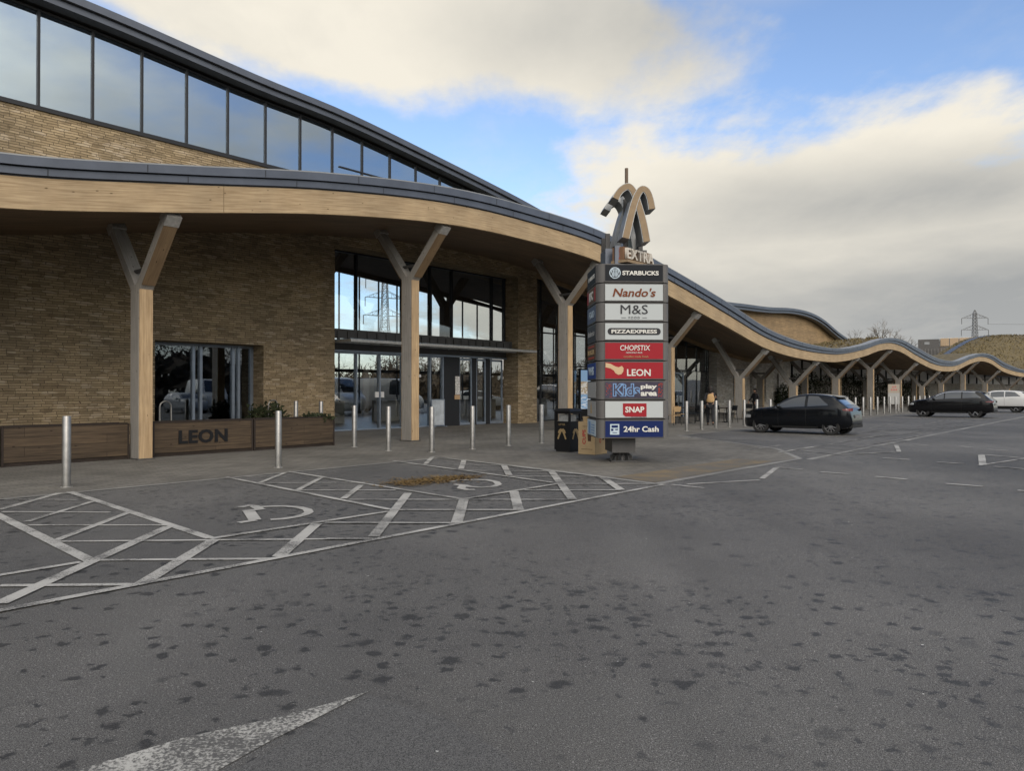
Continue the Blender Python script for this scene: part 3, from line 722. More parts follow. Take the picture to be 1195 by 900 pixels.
# rooms behind, so that every pane has a dark depth
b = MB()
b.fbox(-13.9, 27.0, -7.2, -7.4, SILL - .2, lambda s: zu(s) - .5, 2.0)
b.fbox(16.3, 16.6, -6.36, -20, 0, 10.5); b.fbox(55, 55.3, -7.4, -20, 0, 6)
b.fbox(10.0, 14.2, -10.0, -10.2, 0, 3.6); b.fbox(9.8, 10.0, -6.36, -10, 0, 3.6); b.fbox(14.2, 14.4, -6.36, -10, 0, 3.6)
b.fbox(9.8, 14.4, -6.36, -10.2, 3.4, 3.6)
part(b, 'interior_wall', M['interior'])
ZR = [(16, 9.5), (22, 9.3), (27.4, 9.0), (41.7, 7.9), (48, 6.9), (56, 6.5)]      # underside of the roof at the rear glazing
zr = lambda s: lin(ZR, s)
OI = [-6.6, -9, -12, -16, -20.2]
b = MB(); SI = frange(16.6, 55, 2.0)
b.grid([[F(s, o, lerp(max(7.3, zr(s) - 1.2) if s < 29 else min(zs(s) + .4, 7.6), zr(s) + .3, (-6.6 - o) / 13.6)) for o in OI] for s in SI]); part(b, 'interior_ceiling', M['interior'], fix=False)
b = MB(); b.fbox(16.6, 55, -20.2, -20.45, zr, lambda s: zu(s) - .1, 1.5); b.fbox(16.6, 55, -20.2, -20.3, 2.75, 2.95, 2.0)
for k in range(25): b.fbox(17 + k * 1.55, 17.07 + k * 1.55, -20.2, -20.3, .01, 2.749); b.fbox(17 + k * 1.55, 17.07 + k * 1.55, -20.2, -20.3, 2.951, lambda q: zr(q) - .001)
part(b, 'rear_frame', M['frame'])
for s in (21.5, 30.0, 38.5, 47.0):      # posts of the hall inside
    c = MB(); zj = zr(s) - 2.3
    c.fbox(s - .3, s + .3, -12.8, -13.2, .01, zj); side = F(s, -12) - F(s, -13)
    for sg in (1, -1): c.beam(F(s, -13, zj - .2), F(s + sg * 1.7, -13, zj + 1.9), .35, .34, side)
    c.fbox(s - .8, s + .8, -12.95, -13.05, zj + .55, zj + .7)
    part(c, 'interior_post', M['interior'])
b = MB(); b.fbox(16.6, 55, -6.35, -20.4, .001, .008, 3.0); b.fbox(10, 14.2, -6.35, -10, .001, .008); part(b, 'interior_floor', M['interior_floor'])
b = MB(); b.fbox(-14, 16.6, -25.0, -25.3, 0, lambda s: zu(s) + .3, 3.0); b.fbox(16.3, 16.58, -20, -25, 0, 10.5); b.fbox(55, S_END, -20.0, -20.3, 0, lambda s: zu(s) - .1 if s < 80 else 4.4, 3.0); part(b, 'back_wall', M['brick'])
b = MB(); b.fbox(-14.3, -14, -4.9, -25.3, 0, 13.1); part(b, 'end_wall', M['brick'])
for s, o in [(18.2, -8), (19.6, -9.5), (20.2, -7.6), (21.4, -9.2), (23.4, -8.2), (25.0, -9.6), (26.4, -8), (30, -8.4), (34, -8.4)]:
    b = MB(); c = F(s, o, (lerp(max(7.3, zr(s) - 1.2) if s < 29 else min(zs(s) + .4, 7.6), zr(s) + .3, (-6.6 - o) / 13.6)) - .04); b.lathe([(.0, -.02), (.11, -.02), (.11, .015), (0, .015)], 12, c); part(b, 'downlight', M['lamp'])
# counters and shelving seen dimly indoors
b = MB()
for s in (20, 24.5, 31, 36, 41): b.fbox(s, s + 2.2, -12, -12.8, .01, 1.1)
part(b, 'counter', mat('pale_counter', (.3, .27, .22), .6))
b = MB()
for k in range(6): b.fbox(10.35, 11.4, -8.2, -8.35, .5 + k * .42, .72 + k * .42)
part(b, 'shelf', mat('menu_shelf', (.16, .145, .13), .6))
b = MB(); b.fbox(10.5, 11.1, -8.1, -8.15, 2.05, 2.3); part(b, 'menu_board', mat('warm_menu', (.5, .22, .06), .5))

# shop window beside the planters
def empty_part(name, parent):
    o = bpy.data.objects.new(name, None); COL.objects.link(o); o.parent = parent; W[o.name] = W[parent.name]; return o
def glazing(name, smull, transoms, s0, s1, z0, z1, go, fm, gm, fw=.06, depth=.14, lean=0.0):
    """frame with uprights and transoms, one pane in every bay"""
    r = empty_part(name, bld); b = MB()
    S = [s0] + [q for q in smull if s0 < q < s1] + [s1]
    zz = z1 if callable(z1) else (lambda s: z1)
    for i, q in enumerate(S):
        a = q if i == 0 else (q - fw if i == len(S) - 1 else q - fw / 2)
        b.fbox(a, a + fw, go + .05, go - depth, z0, zz)
    edges = [z0] + transoms
    for i in range(len(S) - 1):
        a = S[i] + (fw if i == 0 else fw / 2) + .002; c = S[i + 1] - (fw if i == len(S) - 2 else fw / 2) - .002
        for z in edges: b.fbox(a, c, go + .035, go - depth + .01, z, z + fw)
        b.fbox(a, c, go + .035, go - depth + .01, lambda s: zz(s) - fw, zz, 1.5)
    part(b, 'frame', fm, r)
    for i in range(len(S) - 1):
        a = S[i] + (fw if i == 0 else fw / 2) + .001; c = S[i + 1] - (fw if i == len(S) - 2 else fw / 2) - .001
        for j, z in enumerate(edges):
            top = (lambda s: zz(s) - fw) if j == len(edges) - 1 else edges[j + 1]
            p = MB(); tl = .003 * math.sin(i * 3.1 + j * 1.7)
            p.fbox(a, c, go - .02 + tl, go - .035 + tl, z + fw, top, 1.5)
            if lean:      # pane tops tipped outward, a tilt added to mirror more sky
                n_ = (F(a, 1) - F(a, 0))
                for v_ in p.v:
                    if v_.z > z + 1: v_ += n_ * lean
            part(p, 'pane', gm, r)
    return r
win = glazing('shop_window', [11.75, 12.0, 13.15, 13.35], [], 10.21, 13.89, .02, 3.155, -6.1, M['frame_pale'], M['glass_clear'], .09)
# entrance: upper glazing, header, lower glazing and the sliding doors
glazing('entrance_glazing', [18.5, 20.9, 22.5, 23.85, 26.55], [], 16.86, 27.49, 3.5, 7.11, GLASS_O, M['frame'], M['glass_entrance'], .06)
b = MB(); b.fbox(16.87, 27.48, GLASS_O + .1, GLASS_O - .2, 3.13, 3.49); part(b, 'door_header', M['dark_steel'])
b = MB(); b.fbox(16.87, 27.48, GLASS_O + .14, GLASS_O + .103, 3.12, 3.2); part(b, 'header_trim', M['frame_pale'])
glazing('entrance_glazing', [18.5, 19.68, 20.9, 22.5], [], 16.86, 23.3, .01, 3.12, GLASS_O, M['frame_pale'], M['glass_entrance'], .05)
b = MB(); b.fbox(23.31, 24.3, GLASS_O + .06, GLASS_O - .2, .01, 3.12); part(b, 'door_post', M['frame'])
for s in (25.3, 26.25): b = MB(); b.fbox(s - .15, s + .12, GLASS_O + .05, GLASS_O - .2, .01, 3.12); part(b, 'door_post', M['frame'])
for s0, s1 in ((24.31, 25.14), (25.43, 26.09), (26.38, 27.3)):
    d = empty_part('door', bld); b = MB()
    for a, c, e, f in ((s0, s0 + .05, .02, 3.1), (s1 - .05, s1, .02, 3.1), (s0 + .051, s1 - .051, .02, .12), (s0 + .051, s1 - .051, 3.0, 3.1)): b.fbox(a, c, GLASS_O + .03, GLASS_O - .05, e, f)
    part(b, 'frame', M['frame_pale'], d)
    b = MB(); b.fbox(s0 + .052, s1 - .052, GLASS_O - .005, GLASS_O - .02, .122, 2.998); part(b, 'pane', M['glass_entrance'], d)
b = MB(); b.fbox(24.0, 24.28, GLASS_O + .09, GLASS_O + .062, 1.42, 2.25); part(b, 'door_notice', mat('printed_notice', (.55, .54, .52), .7, noise=.75, nscale=18))
b = MB(); b.fbox(23.95, 24.28, GLASS_O + .10, GLASS_O + .062, 1.2, 1.4); part(b, 'door_notice', mat('tan_notice', (.45, .3, .17), .7))
stk = mat('white_sticker', (.6, .6, .6), .6)
for s0, s1, z0, z1 in ((21.6, 21.95, 2.18, 2.3), (19.45, 19.63, 1.32, 1.55), (19.74, 19.9, 1.32, 1.55)): b = MB(); b.fbox(s0, s1, GLASS_O + .03, GLASS_O - .01, z0, z1); part(b, 'glass_sticker', stk)
# awning over the doors
aw = empty_part('awning', bld)
b = MB(); b.fbox(16.95, 27.9, -4.55, -4.63, 3.42, 3.52); b.fbox(16.95, 27.9, -5.5, -5.58, 3.42, 3.5)
for s in (16.95, 19.1, 21.3, 23.5, 25.7, 27.84): b.fbox(s, s + .06, -4.64, GLASS_O + .05 if s < 27 else WALL_O + .01, 3.425, 3.515)
part(b, 'awning_frame', M['steel_dull'], aw)
b = MB(); b.fbox(17.0, 27.85, -4.64, -5.49, 3.53, 3.55); b.fbox(17.0, 27.4, -5.59, GLASS_O + .06, 3.53, 3.55); part(b, 'awning_glass', M['glass_clear'], aw)
b = MB(); b.fbox(16.9, 27.45, -5.75, -5.83, 3.62, 3.98)
for k in range(22): s = 17.2 + k * .48; b.fbox(s, s + .04, -5.70, -5.745, 3.56, 3.9)
part(b, 'gutter_beam', M['dark_steel'], aw)
# long curtain wall right of the pier, then grey stone with slit windows, then pale wall with clerestory
glazing('curtain_glazing', [30.3 + 1.45 * k for k in range(14)], [2.9, 4.6], 28.97, 49.5, .01, lambda s: zs(s) - .04, GLASS_O, M['frame'], M['glass_mid'], .06, lean=.05)
b = MB()
slits = [52.2, 55.2, 57.9, 60.6]
prev = 49.52
for q in slits:
    b.fbox(prev, q, -5.6, -6.6, 0, lambda s: zs(s) + .3); b.fbox(q, q + .45, -5.6, -6.6, 0, .7); b.fbox(q, q + .45, -5.6, -6.6, 3.0, lambda s: zs(s) + .3); prev = q + .45
b.fbox(prev, 63.5, -5.6, -6.6, 0, lambda s: zs(s) + .3)
part(b, 'stone_wall', M['grey_stone'])
for q in slits:
    w_ = empty_part('slit_window', bld); b = MB(); b.fbox(q, q + .45, -5.95, -6.05, .7, 3.0); part(b, 'frame', M['frame'], w_)
    b = MB(); b.fbox(q + .05, q + .4, -5.93, -5.945, .75, 2.95); part(b, 'pane', M['glass'], w_)
b = MB(); b.fbox(63.5, S_END, -8.6, -9.2, 0, 2.6, 3.0); part(b, 'rear_wall', M['grey_stone'])
b = MB(); b.fbox(63.5, S_END, -8.7, -8.9, 2.6, lambda s: zs(s) + .2, 2.0); part(b, 'wall_panels', mat('pale_wall_panel', (.66, .66, .65), .7, noise=.1, nscale=.5))
for k in range(40): s = 64 + k * 2.6; b = MB(); b.fbox(s, s + .18, -8.55, -8.69, 2.62, lambda q: zs(q)); part(b, 'panel_post', M['frame'])

# ------------------------------------------------------------------ Y posts
def y_post(s, o, zfun, scale=1.0):
    ztop = zfun(s); a = 1.5; zj = ztop - 1.42
    c = MB(); c.fbox(s - .16, s + .16, o + .205, o - .23, .01, zj - .02)
    col = part(c, 'column', M['grey_post'])
    c = MB(); c.fbox(s - .15, s + .15, o + .235, o + .208, .03, zj - .12); c.fbox(s - .15, s + .15, o - .233, o - .26, .03, zj - .12); part(c, 'timber_facing', M['honey_post'], col)
    side = F(s + .5, o) - F(s - .5, o)
    for sg in (1, -1):
        zz = (zb(s) if sg > 0 else ztop) if o > -1 else ztop
        if sg < 0 and o > -1: zz = soff(s, o - a)
        if sg > 0 and o > -1: zz = soff(s, o + a)
        p0 = F(s, o + sg * .10, zj - .12); p1 = F(s, o + sg * (a - .02), zz - .10)
        d = (p1 - p0).normalized(); nrm = d.cross(side.normalized())
        arm = MB(); arm.beam(p0, p1, .31, .22, side); ar = part(arm, 'arm', M['grey_timber'], col)
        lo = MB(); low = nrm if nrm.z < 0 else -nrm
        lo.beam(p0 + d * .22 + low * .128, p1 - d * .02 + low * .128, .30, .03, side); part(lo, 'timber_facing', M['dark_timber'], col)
        br = MB(); br.beam(p1 - d * .16, p1 + d * .10, .335, .30, side); part(br, 'steel_bracket', M['steel_dull'], col)
    b = MB(); b.tube(F(s, o + .42, zj + .33), F(s, o - .42, zj + .33), .05, .05, 8); part(b, 'steel_tie', M['dark_steel'], col)
    b = MB(); b.fbox(s - .2, s + .2, o + .27, o - .29, .006, .03); part(b, 'base_plate', M['dark_steel'], col)
POSTS = [-9.1, -.8, 7.54, 15.85, 24.1, 32.5, 40.7, 49.0, 57.6, 66.5, 75.0, 83.4, 91.4, 100.2, 108.4, 116.5, 125, 133.5]
for s in POSTS: y_post(s, 0, zb)
for s in (55.8, 65.4, 74, 82.4, 91, 99.5, 108): y_post(s, -5.0, lambda q: soff(q, -5.0) - .02)

# ------------------------------------------------------------------ planters, shrubs, hoops
def planter(name_label, s0, s1, letters=None):
    r = thing('timber_planter', name_label, 'planter', F(s0, -.15), heading(s0))
    Lg = s1 - s0; H, D = .84, .52
    b = MB(); fs = []
    def bx(x0, x1, y0, y1, z0, z1):     # boxes with uv along the planks
        P = [(x0, y0, z0), (x1, y0, z0), (x1, y1, z0), (x0, y1, z0), (x0, y0, z1), (x1, y0, z1), (x1, y1, z1), (x0, y1, z1)]
        k = s0
        uv = [[(P[i][0] + k, P[i][1]) for i in (3, 2, 1, 0)], [(P[i][0] + k, P[i][1]) for i in (4, 5, 6, 7)]] + [[(P[i][0] + P[i][1] + k, P[i][2]) for i in f] for f in ((0, 1, 5, 4), (1, 2, 6, 5), (2, 3, 7, 6), (3, 0, 4, 7))]
        b.hexa(P, 0, uv)
    bx(.045, Lg - .045, 0, .03, .09, H - .02); bx(.045, Lg - .045, D - .03, D, .09, H - .02); bx(.015, .045, .03, D - .03, .09, H - .02); bx(Lg - .045, Lg - .015, .03, D - .03, .09, H - .02)
    b.build('planks', M['planter'], r)
    b = MB()
    for x in (0, Lg - .044): b.box(x, x + .044, -.006, .05, .0, H)
    b.box(.045, Lg - .045, -.012, .045, H - .018, H + .012); b.box(.045, Lg - .045, D - .04, D + .01, H - .018, H + .012)
    b.box(.03, Lg - .03, .03, D - .03, .01, .088)
    b.build('edging', M['planter_edge'], r)
    b = MB(); b.grid([[(lerp(.05, Lg - .05, i / 20), y, H - .09 + .03 * math.sin(i * 2.1 + y * 9)) for y in (.035, .2, .35, D - .035)] for i in range(21)]); b.build('soil', mat('planter_soil', (.05, .036, .024), .95, noise=.4, nscale=12), r, fix=False)
    if letters: text_part(letters, 'lettering', M['black'], r, (Lg * .5 - .05, -.002, .46), (1, 0, 0), (0, 0, 1), 1.27, .34, .018, bold=.035, spacing=1.05)
    return r
planter('long stained timber planter standing at the far left edge behind the paving', 2.05, 4.72)
planter('plain stained timber planter behind the steel bollard, left of the first Y post', 4.78, 7.33)
planter('stained timber planter with black raised LEON lettering on its planks', 7.86, 10.47, 'LEON')
planter('plain stained timber planter between the LEON one and the entrance', 10.5, 13.06)
LEAF = leaf_mat('dark_leaf', (.010, .014, .007), (.035, .045, .018))
def shrub(label, c, rx, ry, rz_, n, seed, group=None, cat='shrub', name='shrub', leaf=.07, m=None):
    r = thing(name, label, cat, c, 0, group); q = random.Random(seed); b = MB()
    for i in range(n):
        th, u = q.uniform(0, 6.283), q.uniform(-.3, 1); k = q.random() ** .4 * (1 + .25 * math.sin(th * 3 + seed) * q.random())
        w = math.sqrt(max(0, 1 - u * u))
        p = Vector((rx * k * w * math.cos(th), ry * k * w * math.sin(th), rz_ * (.3 + .72 * k * u)))
        d = Vector((q.gauss(0, 1), q.gauss(0, 1), q.gauss(.6, 1))).normalized(); e = d.orthogonal().normalized(); l = leaf * q.uniform(.6, 1.5)
        b.add([p, p + d * l * .5 + e * l * .25, p + d * l, p + d * l * .5 - e * l * .25], [(0, 1, 2, 3)])
    b.build('foliage', m or LEAF, r, fix=False)
    b = MB()
    for i in range(5): b.tube((0, 0, 0), (rx * .5 * math.cos(i * 1.3), ry * .5 * math.sin(i * 1.3), rz_ * .7), .02, .008, 5)
    b.build('stem', M['planter_edge'], r)
    return r
shrub('dark spiky shrub against the sandstone beside the shop window', F(13.6, -4.6, 0), .75, .4, 1.18, 900, 4, leaf=.15)
shrub('low dark plant spilling over the planter nearest the entrance', F(12.6, -.42, .74), .5, .2, .17, 350, 9, leaf=.09)
def hoop(label, s, o):
    r = thing('steel_hoop', label, 'hoop barrier', F(s, o), heading(s)); pts = [(-.17, 0, 0), (-.17, 0, 1.12)]
    for k in range(9): a = math.pi * (1 - k / 8); pts.append((.17 * math.cos(a), 0, 1.12 + .16 * math.sin(a)))
    pts.append((.17, 0, 0)); b = MB(); b.path(pts, .022, 8); b.build('tube', M['steel'], r, smooth=True)
    b = MB()
    for x in (-.17, .17): b.lathe([(0, 0.005), (.06, .005), (.06, .014), (0, .014)], 12, (x, 0, 0))
    b.build('foot_plate', M['steel_dull'], r)
hoop('bent steel hoop at the left jamb of the shop window', 10.15, -4.55)
hoop('bent steel hoop at the right jamb of the shop window', 13.75, -4.55)

# ------------------------------------------------------------------ bollards
def bollard_proto():
    r = thing('bollard', 'x', 'bollard', (0, 0, 0))
    b = MB(); b.lathe([(.066, .012), (.066, 1.165), (.060, 1.18), (0, 1.184)], 20); b.build('post', M['steel'], r, smooth=True)
    b = MB(); b.lathe([(.066, .006), (.092, .006), (.092, .012), (.066, .014)], 20); b.build('collar', M['steel_dull'], r, smooth=True)
    return r
BP = None
def bollard(pos, label, group='stainless steel bollards along the building front', h=1.0):
    global BP
    if BP is None: BP = bollard_proto(); r = BP; r.location = pos; r['label'] = label; r['group'] = group
    else: r = dup(BP, pos, 0, label, group)
    r.rotation_euler = (0, 0, random.uniform(0, 6)); r.scale = (1, 1, h)
for (x, y), lab in zip([(78, 569), (325, 546), (413.5, 522), (453.4, 526.5), (504, 528), (551.5, 524.5), (593.5, 520.5), (632, 517.5)], [
    'steel bollard in front of the plain planter, nearest to the camera',
    'steel bollard in front of the planter right of the LEON lettering',
    'steel bollard between the last planter and the entrance Y post, set back furthest',
    'steel bollard just left of the foot of the entrance Y post',
    'steel bollard just right of the entrance Y post, before the pale poster board',
    'steel bollard in front of the sliding doors, middle of the entrance',
    'steel bollard before the right jamb of the entrance and the sandstone pier',
    'steel bollard between the sandstone pier and the black litter bin']): bollard(G(x, y), lab)
bollard(F(13.3, -2.5), 'steel bollard half hidden behind the planter, left one of the pair', h=1.08)
bollard(F(14.3, -2.6), 'steel bollard half hidden behind the planter, closest to the entrance corner', h=1.06)
near = ['steel bollard right beside the sign tower, before the wooden chair', 'steel bollard between the cafe tables, left of the walking person', 'steel bollard right in front of the walking person in tan', 'steel bollard left of the broad Y post, at the nose of the black hatchback']
for s, lab in zip((26.75, 28.05, 29.35, 30.65), near): bollard(ST(s, -14.0, .004), lab)
for s, lab in zip((32.2, 33.6, 35.2), ['steel bollard seen just over the bonnet of the black hatchback, right of the Y post', 'steel bollard over the bonnet of the black hatchback, left of the seated dark figure', 'steel bollard just left of the windscreen of the black hatchback']): bollard(ST(s, -14.0, .004), lab)
fl = ['steel bollard just behind the rear window of the black hatchback', 'steel bollard behind the rear lamp of the black hatchback', 'steel bollard right of the tail of the black hatchback', 'steel bollard left of the tall wide Y post beyond the hatchback', 'steel bollard right of the tall wide Y post beyond the hatchback',
      'steel bollard left of the small board with red marks', 'steel bollard in front of the small board with red marks', 'steel bollard right of the small board with red marks', 'steel bollard two along from the nose of the dark SUV', 'steel bollard touching the nose of the dark SUV in view']
for s, lab in zip((47.0, 48.6, 50.2, 51.8, 53.4, 55.0, 56.5, 58.0, 59.8, 61.6), fl): bollard(ST(s, -14.0, .004), lab)
for s in (63.4, 65.1, 66.8, 68.4, 70.0): bollard(F(s, 3.95, .004), 'steel bollard top showing over the bonnet of the dark SUV')

# ------------------------------------------------------------------ litter bin, cup box, poster board, screen
r = thing('litter_bin', 'black square litter bin with a gold emblem and wide slots, left of the cardboard box', 'bin', G(661, 528) + F(0, 0) * 0 + Vector((.05, .22, 0)), R(49.2))
w = .25
b = MB(); b.box(-w, w, -w, w, .06, .80); b.box(-w, w, -w, w, 1.0, 1.06)
for x in (-w, w - .05):
    for y in (-w, w - .05): b.box(x, x + .05, y, y + .05, .801, .999)
b.build('body', M['black'], r)
b = MB(); b.hexa([(-.28, -.28, 1.062), (.28, -.28, 1.062), (.28, .28, 1.062), (-.28, .28, 1.062), (-.22, -.22, 1.13), (.22, -.22, 1.13), (.22, .22, 1.13), (-.22, .22, 1.13)]); b.build('lid', M['black'], r)
b = MB(); b.box(-.22, .22, -.22, .22, .01, .059); b.build('plinth', M['rubber'], r)
b = MB(); b.box(-.16, .16, -.16, .16, .80, .98); b.build('liner', mat('bin_liner', (.30, .30, .29), .6, noise=.3, nscale=8), r)
gold = mat('dull_gold_print', (.30, .21, .10), .6)
MA = [(-.42, 0), (-.30, .32), (-.14, .62), (-.02, .78), (.12, .84), (.26, .74), (.36, .52)]
MA2 = [(.42, 0), (.30, .32), (.14, .62), (.02, .78), (-.12, .84), (-.26, .74), (-.36, .52)]
def emblem(parent, c, right, up, sc, m, depth=.004):
    b = MB()
    for k, pth in enumerate((MA, MA2)): b.band([(x * sc, y * sc) for x, y in pth], .15 * sc, Vector(c) + Vector(right).cross(Vector(up)) * .0015 * k, right, up, depth)
    return b.build('emblem', m, parent)
emblem(r, (-w - .003, 0, .34), (0, -1, 0), (0, 0, 1), .30, gold); emblem(r, (0, -w - .003, .34), (1, 0, 0), (0, 0, 1), .30, gold)
text_part('LITTER', 'lettering', gold, r, (-w - .002, 0, .72), (0, -1, 0), (0, 0, 1), .2, .05, .003)
card = mat('brown_card', (.42, .30, .165), .8, noise=.08, nscale=4)
r = thing('cup_recycling_box', 'tan cardboard cup recycling box with red and brown print, between bin and sign tower', 'box', G(693, 531) + Vector((.0, .27, 0)), R(49.2))
b = MB(); b.box(-.27, .27, -.25, .25, .01, .82); b.build('carton', card, r)
b = MB(); b.lathe([(0, .821), (.07, .821), (.085, .95), (.0, .95)], 14, (-.18, .08, 0)); b.build('cup_lid', card, r)
red = mat('red_print', (.42, .025, .03), .7); brown = mat('brown_print', (.07, .035, .02), .7)
text_part('CUPS', 'lettering', red, r, (-.272, .075, .44), (0, 0, 1), (0, 1, 0), .36, .10, .003, bold=.02)
text_part('CUPS', 'lettering', red, r, (-.04, -.252, .44), (0, 0, 1), (-1, 0, 0), .30, .07, .003, bold=.02)
b = MB(); b.prism([(-.045, 0), (.045, 0), (.06, .2), (-.06, .2)], (-.2715, -.09, .34), (0, -1, 0), (0, 0, 1), .003); b.prism([(-.04, 0), (.04, 0), (.05, .17), (-.05, .17)], (.10, -.2515, .36), (1, 0, 0), (0, 0, 1), .003); b.build('cup_print', brown, r)
b = MB(); b.box(-.2725, -.2702, -.18, .16, .13, .14); b.box(-.2725, -.2702, -.18, .12, .70, .71); b.build('print_line', brown, r)
r = thing('poster_board', 'pale framed poster board standing against the entrance glass behind a bollard', 'sign board', F(22.7, -5.95), heading(20))
b = MB()
for x0, x1, z0, z1 in ((-.4, -.36, .05, 1.22), (.36, .4, .05, 1.22), (-.359, .359, 1.18, 1.22), (-.359, .359, .05, .09)): b.box(x0, x1, -.02, .02, z0, z1)
b.box(-.38, -.3, -.2, .2, .0, .049); b.box(.3, .38, -.2, .2, .0, .049); b.build('frame', M['frame_pale'], r)
b = MB(); b.box(-.358, .358, -.01, .01, .091, 1.179); b.build('poster', mat('pale_poster', (.40, .44, .48), .35, noise=.35, nscale=2.5), r)
r = thing('display_screen', 'tall lit advertising screen glowing pale blue behind the litter bin', 'screen', F(33.6, -5.7), heading(33))
b = MB(); b.box(-.62, -.55, -.06, .06, .03, 2.8); b.box(.55, .62, -.06, .06, .03, 2.8); b.box(-.549, .549, -.06, .06, 2.72, 2.8); b.box(-.549, .549, -.06, .06, .03, .6); b.build('casing', M['black'], r)
sm, g, bs = newmat('screen_picture'); tc = g.n('ShaderNodeTexCoord'); sx = g.n('ShaderNodeSeparateXYZ'); g.link(tc.outputs['Object'], sx.inputs[0])
nz = g.noise(g.mapping(tc.outputs['Object'], scale=(1, 1, 1.6)), 5.0, 3, .6)
band = g.math('MULTIPLY', g.ramp(sx.outputs[2], 1.35, 1.45), g.ramp(sx.outputs[2], 2.15, 2.05))
cc = g.mix(g.ramp(nz, .42, .58), (.42, .30, .16), (.75, .72, .66)); cc = g.mix(band, (.26, .42, .62), cc)
cc = g.mix(g.math('MULTIPLY', g.ramp(g.noise(g.mapping(tc.outputs['Object'], scale=(1.2, 1, 9)), 2.0, 1, .4), .52, .56), g.ramp(sx.outputs[2], 1.3, 1.2)), cc, (.75, .8, .85))
g.link(cc, bs.inputs['Emission Color']); bs.inputs['Emission Strength'].default_value = .62; bs.inputs['Base Color'].default_value = (.02, .02, .02, 1); bs.inputs['Roughness'].default_value = .2
b = MB(); b.box(-.548, .548, -.03, .03, .601, 2.719); b.build('screen', sm, r)

# ------------------------------------------------------------------ sign tower
T = thing('sign_tower', 'tall grey sign tower stacked with nine shop panels under an arched emblem and EXTRA', 'sign', (2.62, 17.02, 0), R(3))
WD, DP = 1.60, 1.55        # width, depth
def rbox(b, w, d, z0, z1, r, n=5):
    P = []
    for cx, cy, a0 in ((w / 2 - r, -d / 2 + r, -90), (w / 2 - r, d / 2 - r, 0), (-w / 2 + r, d / 2 - r, 90), (-w / 2 + r, -d / 2 + r, 180)):
        for k in range(n + 1): a = R(a0 + 90 * k / n); P.append((cx + r * math.cos(a), cy + r * math.sin(a)))
    m = len(P); b.add([(x, y, z0) for x, y in P] + [(x, y, z1) for x, y in P], [tuple(reversed(range(m))), tuple(range(m, 2 * m))] + [(k, (k + 1) % m, m + (k + 1) % m, m + k) for k in range(m)])
Z0, PITCH = .56, .4255
def col(name, c, rough=.55, **k): return mat('sign_' + name, c, rough, spec=.12, **k)
SC = dict(black=col('black', (.014, .016, .02)), white=col('white', (.40, .425, .43)), red=col('red', (.27, .018, .026)), navy=col('navy', (.008, .018, .085)), slate=col('slate', (.065, .085, .135)),
          maroon=col('maroon', (.055, .05, .075), noise=.3, nscale=6), brown=col('brown', (.085, .05, .028)), grey=col('grey', (.32, .32, .315)), ink=col('ink', (.035, .036, .04)), cream=col('cream', (.58, .57, .53)), nando=col('nando', (.145, .045, .02)),
          pale=col('pale', (.42, .50, .56)), sky=col('skyblue', (.16, .27, .46)), gold=col('gold', (.38, .27, .14)), skin=col('skin', (.50, .36, .22)), blue=col('blue', (.02, .05, .2)), brick=col('brickred', (.32, .05, .03)))
FR = dict(right=(1, 0, 0), up=(0, 0, 1)); FY = -DP / 2
def txt(par, s, m, x, z, w, h, **k): return text_part(s, 'lettering', SC[m], par, (x, FY - .018, z), (1, 0, 0), (0, 0, 1), w, h, .006, **k)
def side_txt(par, s, m, y, z, w, h, **k): return text_part(s, 'lettering', SC[m], par, (-WD / 2 - .018, y, z), (0, -1, 0), (0, 0, 1), w, h, .006, **k)
def plate(par, name, m, x0, x1, z0, z1, d=.0): b = MB(); b.box(x0, x1, FY - .019 - d, FY - .0145, z0, z1); return b.build(name, m, par)
def disc(par, name, m, x, z, r, d=0.0, n=24): b = MB(); b.prism([(r * math.cos(2 * math.pi * k / n), r * math.sin(2 * math.pi * k / n)) for k in range(n)], (x, FY - .0145 - d, z), (1, 0, 0), (0, 0, 1), .005); return b.build(name, m, par)
ROWS = ['cash', 'snap', 'kids', 'leon', 'chop', 'pizza', 'ms', 'nando', 'star']
FC = dict(cash='navy', snap='white', kids='maroon', leon='red', chop='red', pizza='white', ms='white', nando='white', star='black')
LC = dict(cash='pale', snap='grey', kids='grey', leon='blue', chop='brown', pizza='ink', ms='slate', nando='brown', star='black')
